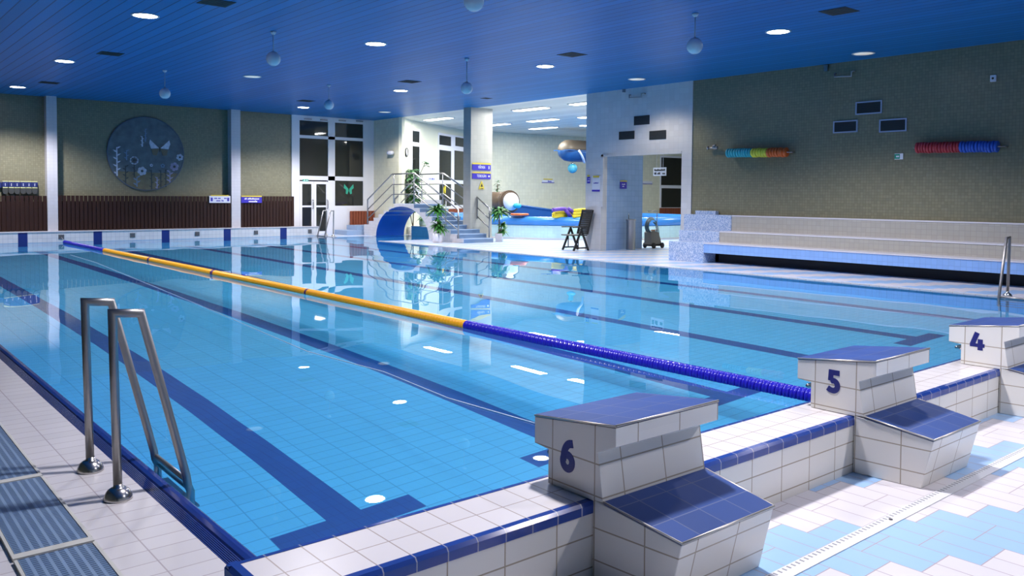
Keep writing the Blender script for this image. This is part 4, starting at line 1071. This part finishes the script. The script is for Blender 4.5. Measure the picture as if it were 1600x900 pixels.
def potted(label, loc, pot_r, pot_h, pm, heads, trunk, square=False):
    t = thing('potted_plant', label, 'potted plant', loc); rnd = random.Random(label)
    bm = B()
    if square: lathe(bm, [(pot_r*1.1, .002), (pot_r*1.3, pot_h), (pot_r*1.15, pot_h), (pot_r*1.1, pot_h-.04)], (0, 0, 0), n=4, smooth=False)
    else: lathe(bm, [(pot_r*.86, .002), (pot_r*.95, pot_h*.3), (pot_r, pot_h), (pot_r*.9, pot_h), (pot_r*.88, pot_h-.05)], (0, 0, 0), n=28)
    obj('pot', bm, pm, t, fixn=True)
    bm = B(); lathe(bm, [(pot_r*.87, pot_h-.05), (pot_r*.87, pot_h-.04), (.01, pot_h-.03)], (0, 0, 0), n=20); obj('soil', bm, 'soil', t)
    bm = B()
    for tr in trunk: tube(bm, tr, [.028-.012*i/(len(tr)-1) for i in range(len(tr))], 8)
    obj('trunk', bm, 'bark', t)
    bm = B()
    for c, r, n, w_ in heads: rosette(bm, c, r, n, .5, w_, rnd)
    obj('foliage', bm, 'leaf', t, fixn=False)
    return t
pp = Vector((13.35, 18.95, 0))
potted('leafy dracaena in a white round pot left of the bridge stairs', (pp.x, pp.y, 0), .165, .30, 'pot_white',
       [((0, 0, 1.04), .44, 64, .048), ((.02, .03, .74), .26, 20, .036), ((.05, 0, .54), .38, 48, .044), ((.14, -.05, .44), .30, 26, .04)], [[(0, 0, .25), (.01, 0, .6), (0, 0, 1.02)], [(.03, 0, .25), (.08, -.02, .52)]])
potted('leafy dracaena in a pale square planter right of the bridge stairs', (15.35, 18.35, 0), .13, .27, 'pot_stone',
       [((0, 0, 1.0), .45, 66, .048), ((.14, .0, .56), .26, 28, .038), ((.16, 0, .36), .28, 30, .04)], [[(0, 0, .22), (.0, 0, .6), (0, 0, .98)], [(.02, 0, .22), (.12, 0, .55)]], True)
t = thing('tiled_ledge', 'low cyan tiled ledge in the channel behind the bridge arch', 'ledge', (15.7, 21.6, 0)); bm = B(); box(bm, 15.08, 16.4, 20.9, 23.1, -.3, .335); part('base', bm, 'kid_wall', t); bm = B(); box(bm, 15.07, 16.41, 20.89, 23.11, .335, .355); part('top', bm, 'bench_top', t)
potted('small plant in a pale green pot seen through the bridge arch', (15.4, 22.75, .357), .19, .27, 'pot_green', [((0, 0, .34), .34, 26, .04)], [[(0, 0, .22), (0, 0, .34)]])
t = thing('tall_houseplant', 'tall bushy green plant behind the bridge railing', 'plant', (15.72, 23.98, 0)); rnd = random.Random(5)
bm = B(); lathe(bm, [(.17, .002), (.2, .28), (.18, .28), (.17, .24)], (0, 0, 0), n=20); obj('pot', bm, 'pot_white', t)
bm = B(); tube(bm, [(0, 0, .24), (.03, 0, 1.1), (-.03, .05, 2.3)], .02, 8); tube(bm, [(0, 0, .24), (-.15, .1, 1.2), (-.22, .1, 2.0)], .016, 8); tube(bm, [(0, 0, 1.5), (.2, -.1, 2.2), (.42, -.2, 2.72)], .012, 8); obj('trunk', bm, 'bark', t)
bm = B()
for i in range(330):
    z = rnd.uniform(.95, 2.45); rr = .30*math.sin(PI*min(1, (z-.7)/1.9))+.08; a = rnd.uniform(0, 2*PI); q = rnd.uniform(.2, 1)
    leaf(bm, (rr*q*math.cos(a), rr*q*math.sin(a), z), (math.cos(a), math.sin(a), rnd.uniform(-.4, .6)), rnd.uniform(.17, .27), rnd.uniform(.05, .075), .5)
for i in range(14): leaf(bm, (.42+rnd.uniform(-.1, .1), -.2, 2.72+rnd.uniform(-.12, .04)), (rnd.uniform(-1, 1), rnd.uniform(-1, 1), .1), .16, .05, .5)
obj('foliage', bm, 'leaf_dark', t, fixn=False)
p = at(777, 335, 'y', 26.1); t = thing('tall_houseplant', 'slim feathery green plant just right of the column, behind the brown tube slide', 'plant', (p.x, p.y, 0))
bm = B(); tube(bm, [(0, 0, .02), (0, 0, 2.0)], .02, 8); obj('trunk', bm, 'bark', t)
bm = B(); rnd = random.Random(9)
for i in range(70): z = rnd.uniform(1.1, 2.2); a = rnd.uniform(0, 2*PI); leaf(bm, (0, 0, z), (math.cos(a), math.sin(a), rnd.uniform(0, 1.2)), rnd.uniform(.15, .28), .025, .5)
obj('foliage', bm, 'leaf', t, fixn=False)

# ================================================================== chair, fountain, cleaning trolley
fx, fy = -.985, .17
t = thing('recliner_chair', 'black folding plastic recliner chair in front of the white pier', 'chair', (14.50, 13.92, 0), math.atan2(fy, fx))
for s in (-.27, .27):
    bm = B(); obox(bm, (.135, s, .31), Vector((.135, 0, -.31)), EY*.016, Vector((.025, 0, .011))); obj('leg', bm, 'chair_black', t)
    bm = B(); obox(bm, (-.10, s*.93, .31), Vector((-.13, 0, -.31)), EY*.016, Vector((.025, 0, -.011))); obj('leg', bm, 'chair_black', t)
    bm = B(); box(bm, -.22, .26, s-.012, s+.012, .055, .095); obj('stretcher', bm, 'chair_black', t)
    bm = B(); box(bm, -.24, .30, s-.03, s+.03, .625, .652); obj('armrest', bm, 'chair_black', t, bevel=.008)
    bm = B(); obox(bm, (.10, s*.9, .25), EX*.011, EY*.011, EZ*.17); obj('brace', bm, 'chair_black', t)
bm = B(); box(bm, -.20, .34, -.25, .25, .405, .435)
obj('seat', bm, 'chair_black', t, bevel=.01)
bm = B(); bd = Vector((-.17, 0, .64)); 
for s in (-.235, .235): obox(bm, Vector((-.20, s, .44))+bd/2, bd/2, EY*.022, Vector((.018, 0, .005)))
for k in range(11): obox(bm, Vector((-.20, 0, .44))+bd*(k+.5)/11, bd*.042, EY*.22, Vector((.008, 0, .002)))
obox(bm, Vector((-.20, 0, .44))+bd*1.0, bd*.05, EY*.257, Vector((.022, 0, .006)))
obj('backrest', bm, 'chair_black', t)

t = thing('drinking_fountain', 'grey steel cylindrical drinking fountain by the blue passage wall', 'fountain', (15.95, 13.22, 0))
bm = B(); lathe(bm, [(.13, .002), (.125, .02), (.125, .80), (.14, .82), (.14, .85), (.11, .86), (.09, .82), (.01, .81)], n=28); obj('column', bm, 'steel_dark', t)
bm = B(); tube(bm, [(0, .09, .83), (0, .09, .97), (-.03, .06, 1.0), (-.06, .03, .985)], .012, 8); obj('spout', bm, 'chrome', t)

t = thing('cleaning_trolley', 'pool cleaning trolley with coiled hoses on black wheels in the passage', 'trolley', (17.05, 13.35, 0)); t.scale = (.8, .8, .92)
bm = B(); prism(bm, [(-.30, .12), (-.30, .50), (-.22, .56), (.12, .50), (.26, .20), (.26, .12)], 'y', -.17, .17); obj('body', bm, 'machine', t, bevel=.02)
bm = B(); box(bm, -.32, .34, -.19, .19, .07, .13); obj('chassis', bm, 'rubber', t, bevel=.01)
for x_ in (-.2, .26):
    for s in (-.21, .21):
        bm = B(); lathe(bm, [(.03, -.03), (.085, -.028), (.09, -.015), (.09, .015), (.085, .028), (.03, .03)], (x_, s, .091), 'y', n=20); obj('wheel', bm, 'rubber', t)
bm = B(); tube(bm, [(.02, -.15, .45), (.02, -.15, 1.17), (-.25, -.15, 1.18), (-.50, -.15, 1.16)], .014, 8); obj('handle', bm, 'steel_dark', t)
for k in range(7):
    r_ = .22+.012*k; cx_ = -.16+.02*k; bm = B()
    tube(bm, [(cx_+r_*1.05*math.cos(a), -.12+.035*k, .68+r_*math.sin(a)*(1 if math.sin(a) > 0 else .8)) for a in [i*2*PI/22 for i in range(22)]], .014, 7)
    obj('hose', bm, 'hose' if k % 3 else 'hose_blue', t)
for k in range(3):
    bm = B(); tube(bm, [(-.05+.05*k, -.1+.08*k, .82), (.12+.04*k, -.1+.08*k, .72), (.20+.03*k, -.1+.08*k, .5), (.24+.02*k, -.1+.08*k, .16)], .013, 7); obj('hose', bm, 'hose_blue', t)
for k in range(3):
    bm = B(); lathe(bm, [(.03, 0), (.03, .05), (.001, .06)], (-.16+.08*k, -.06, .53), n=12); obj('valve', bm, 'copper', t)

# ================================================================== kiddie pool with padded rim, slide and inflatables
KC, KR = Vector((21.6, 21.5, 0)), 5.0
kp = thing('kiddie_pool', 'round raised kiddie pool with cyan tiled wall and blue padded rim', 'pool', KC)
def ringpart(name, prof, m, n=96):
    bm = B(); rings = []
    for j in range(n):
        a = 2*PI*j/n; rings.append([bm.verts.new((r*math.cos(a), r*math.sin(a), z)) for r, z in prof])
    L = len(prof)
    for j in range(n):
        for i in range(L):
            f = bm.faces.new((rings[j][i], rings[(j+1) % n][i], rings[(j+1) % n][(i+1) % L], rings[j][(i+1) % L])); f.smooth = len(prof) > 6
    return obj(name, bm, m, kp)
ringpart('wall', [(KR, .002), (KR, .47), (KR-.35, .47), (KR-.35, .002)], 'kid_wall')
ringpart('padded_rim', [(KR-.14+.21*math.cos(i*PI/7), .61+.165*math.sin(i*PI/7)) for i in range(14)], 'pad_blue')
ringpart('kerb', [(KR+.10, .002), (KR+.10, .05), (KR+.001, .05), (KR+.001, .002)], 'bench_top')
bm = B(); lathe(bm, [(KR-.36, .002), (KR-.36, .36), (.01, .361)], n=64); obj('basin', bm, 'pad_blue', kp)
def far(u, v, y=22.6): return at(u, v, 'y', y)
ws = thing('water_slide', 'brown tube slide with a dark blue chute behind the padded rim', 'slide', far(790, 337))
bm = B(); a = far(766, 316, 23.6); b_ = far(798, 315, 22.0); tax = (b_-a).normalized(); tube(bm, [a, (a+b_)/2, b_], [.42, .40, .38], 22); part('tube', bm, 'slide_brown', ws)
bm = B(); tube(bm, [b_-tax*.22, b_-tax*.06], .44, 22); part('tube_collar', bm, 'slide_brown', ws)
bm = faced([(.14, .005), (.34, .005), (.34, .05), (.14, .05)], b_, tax)
part('mouth_ring', bm, 'sign_white', ws)
bm = B(); a, b_ = far(790, 327), far(868, 336.5); d = (b_-a)
W3 = Vector((-d.y, d.x, 0)).normalized()
for off, mi in ((-.32, 0), (.32, 0)):
    obox(bm, (a+b_)/2+W3*off, d/2, W3*.03, EZ*.20, 0)
obox(bm, (a+b_)/2-EZ*.18, d/2, W3*.32, EZ*.03, 0); part('chute', bm, 'slide_blue', ws)
bm = B(); tube(bm, [a+W3*-.33+EZ*.20, b_+W3*-.33+EZ*.16], .05, 8); tube(bm, [a+W3*.33+EZ*.24, b_+W3*.33+EZ*.16], .05, 8); part('chute_rim', bm, 'slide_blue', ws)
for q in (far(778, 326, 23.0), a.lerp(b_, .35), a.lerp(b_, .9)):
    bm = B(); tube(bm, [(q.x, q.y, .365), (q.x, q.y, q.z-.19)], .05, 8); part('support', bm, 'steel_dark', ws)
c = far(808, 321.5, 21.75); t = thing('inflatable_toy', 'light blue inflatable toy lying by the mouth of the tube slide', 'inflatable', c); bm = B(); lathe(bm, [(.001, -.10), (.12, -.08), (.17, 0), (.12, .08), (.001, .10)], c, n=20); part('body', bm, 'teal', t); bm = B(); lathe(bm, [(.02, .09), (.02, .13), (.001, .14)], c, n=10); part('valve', bm, 'sign_white', t)
c = far(812, 335, 19.5); t = thing('orange_float', 'flat orange float on the padded rim under the blue chute', 'float', c); bm = B(); lathe(bm, [(.001, -.04), (.30, -.035), (.33, 0), (.30, .035), (.001, .04)], c, n=20); part('body', bm, 'orange', t)
for i, (u0, v0, u1, v1, m, lb) in enumerate(((866, 331, 887, 331.5, 'yellow', 'topmost yellow pool noodle left of the purple strap'), (864, 334.5, 886, 335.5, 'yellow', 'middle yellow pool noodle left of the purple strap'), (864, 338, 885, 339, 'yellow', 'lowest yellow pool noodle left of the purple strap'),
      (898, 329, 918, 328, 'yellow', 'topmost yellow pool noodle behind the black chair'), (897, 333.5, 918, 333, 'yellow', 'middle yellow pool noodle behind the black chair'), (896, 338, 918, 338.5, 'yellow', 'lowest yellow pool noodle behind the black chair'),
      (864, 328, 884, 326.5, 'purple', 'purple pool noodle lying on the left yellow stack'), (882, 326, 893, 341, 'purple', 'purple pool noodle slanting down over the yellow noodles'), (888, 326, 896, 333, 'purple', 'short purple pool noodle between the two yellow stacks'), (887, 329, 897, 341, 'yellow', 'slanting yellow pool noodle beside the purple one'))):
    yy_ = (18.25 if u0 < 895 else 17.85) - (.14 if m == 'purple' else 0) - (.09 if i == 9 else 0)
    a, b_ = at(u0, v0, 'y', yy_), at(u1, v1, 'y', yy_); t = thing('pool_noodle', lb, 'pool noodle', a, 0, 'inflated noodles on the kiddie pool rim')
    k = (a+b_)/2 + Vector((0, 0, .015)); bm = B(); tube(bm, [a, k, b_], .056 if m == 'yellow' else .066, 12); part('tube', bm, m, t)
    bm = B(); lathe(bm, [(.03, 0), (.03, -.03), (.001, -.035)], a+Vector((-.0, 0, 0)), 'x', n=10); part('end_plug', bm, m, t)
# upper tube slide
ax = at(873, 233, 'y', 22.8); t = thing('tube_slide', 'brown and blue enclosed tube slide high on the wall left of the pier', 'slide', ax)
def half(sgn, m, name):
    bm = B(); r = .46; c0 = at(882, 235, 'y', 22.8); n = 14; rings = []
    path = [(-.30+.0, .02), (-.27, .5), (-.16, .78), (0, .95), (.25, 1.0), (2.2, 1.0)]
    for dx, k in path:
        ring = [bm.verts.new(c0+Vector((dx+.1, r*k*math.cos(a), sgn*r*k*math.sin(a)))) for a in [i*PI/n for i in range(n+1)]]; rings.append(ring)
    for p_, q_ in zip(rings, rings[1:]):
        for i in range(n):
            f = bm.faces.new((p_[i], p_[i+1], q_[i+1], q_[i])); f.smooth = True
        f = bm.faces.new((p_[0], q_[0], q_[n], p_[n]))
    part(name, bm, m, t)
half(1, 'slide_tan', 'upper_shell'); half(-1, 'slide_blue', 'lower_shell')
c0 = at(882, 235, 'y', 22.8); bm = B(); obox(bm, c0+Vector((.0, 0, .0)), EX*.18, EY*.475, EZ*.02); obox(bm, c0+Vector((1.2, 0, .0)), EX*.9, EY*.475, EZ*.02); part('flange', bm, 'slide_blue', t)
bm = B()
pts = [c0+Vector((.42+.05*i*.35, .485*math.cos(a), .485*math.sin(a))) for i, a in enumerate([PI+.15+i*.2 for i in range(8)])]
pts = [c0+Vector((.35+.09*i, -.478*math.cos(i*.17), -.478*math.sin(i*.17))) for i in range(9)]
tube(bm, pts, .05, 8); part('white_band', bm, 'sign_white', t)
bm = B(); tube(bm, [c0+Vector((1.9, 0, .46)), c0+Vector((1.9, 0, HC-c0.z-.002))], .04, 8); part('hanger', bm, 'slide_tan', t)
c = at(894.5, 263, 'y', 22.8); t = thing('globe_ball', 'teal and blue ball hanging under the tube slide', 'ball', c)
bm = B(); lathe(bm, [(.205*math.cos(a), .205*math.sin(a)) for a in [(-90+i*12)*PI/180 for i in range(16)]], c, n=24); part('ball', bm, 'ball', t) if 'ball' in M else part('ball', bm, 'teal', t)
bm = B(); lathe(bm, [(.07, .18), (.06, .22), (.001, .24)], c, n=14); part('cap', bm, 'chrome', t)
bm = B(); tube(bm, [c+EZ*.235, c+EZ*.30], .012, 6); part('string', bm, 'cable', t)
# slats and stickers by the far leisure windows
a, b_ = on_wall(674, 327, A3, A4), on_wall(745, 345, A3, A4); e = (A4-A3).normalized(); e3 = Vector((e.x, e.y, 0)); nn = Vector((e.y, -e.x, 0)); L = (b_-a).dot(e3)
t = thing('slatted_panel', 'reddish slatted panel behind the bridge under the leisure room windows', 'slatted panel', (a.x, a.y, 0)); bm = B(); n = 34
for i in range(n):
    c = a+e3*L*(i+.5)/n+nn*.10; obox(bm, (c.x, c.y, a.z/2+.01), e3*L/n*.44, nn*.015, EZ*(a.z/2-.01))
part('slats', bm, 'wood_red', t)
c = on_wall(692.5, 297, A3, A4)+nn*.045; t = thing('footprint_sticker', 'pair of yellow footprint stickers on the dark window behind the bridge', 'sticker', c)
for s in (-.09, .09):
    bm = B()
    pr = [(s+.075*math.cos(i*PI/8)*(1 if math.sin(i*PI/8) > 0 else .8), .17*math.sin(i*PI/8)) for i in range(16)]
    A_ = [bm.verts.new(c+e3*x+EZ*(z+s*.3)) for x, z in pr]; B_ = [bm.verts.new(c+e3*x+EZ*(z+s*.3)+nn*.006) for x, z in pr]
    for i in range(16): bm.faces.new((A_[i], A_[(i+1) % 16], B_[(i+1) % 16], B_[i]))
    bm.faces.new(A_[::-1]); bm.faces.new(B_); part('footprint', bm, 'yellow', t)

# repeats of a kind carry a shared group phrase
for key, phrase in (('pool_ladder', 'steel pool ladders'), ('slatted_panel', 'slatted wooden panels along the walls'), ('direction_sign', 'blue direction signs on the column'), ('wall_vent', 'dark wall vents'),
                    ('potted_plant', 'potted plants around the bridge'), ('tall_houseplant', 'tall houseplants in the leisure room'), ('exit_sign', 'green exit signs'), ('ceiling_bracket', 'bent metal rods under the ceiling'),
                    ('ceiling_clip', 'small clips under the ceiling'), ('disc_rail', 'metal rods with foam discs'), ('wall_sign', 'notices on the walls')):
    for o in bpy.data.objects:
        if o.name.split('.')[0] == key and o.get('category') and not o.get('group'): o['group'] = phrase
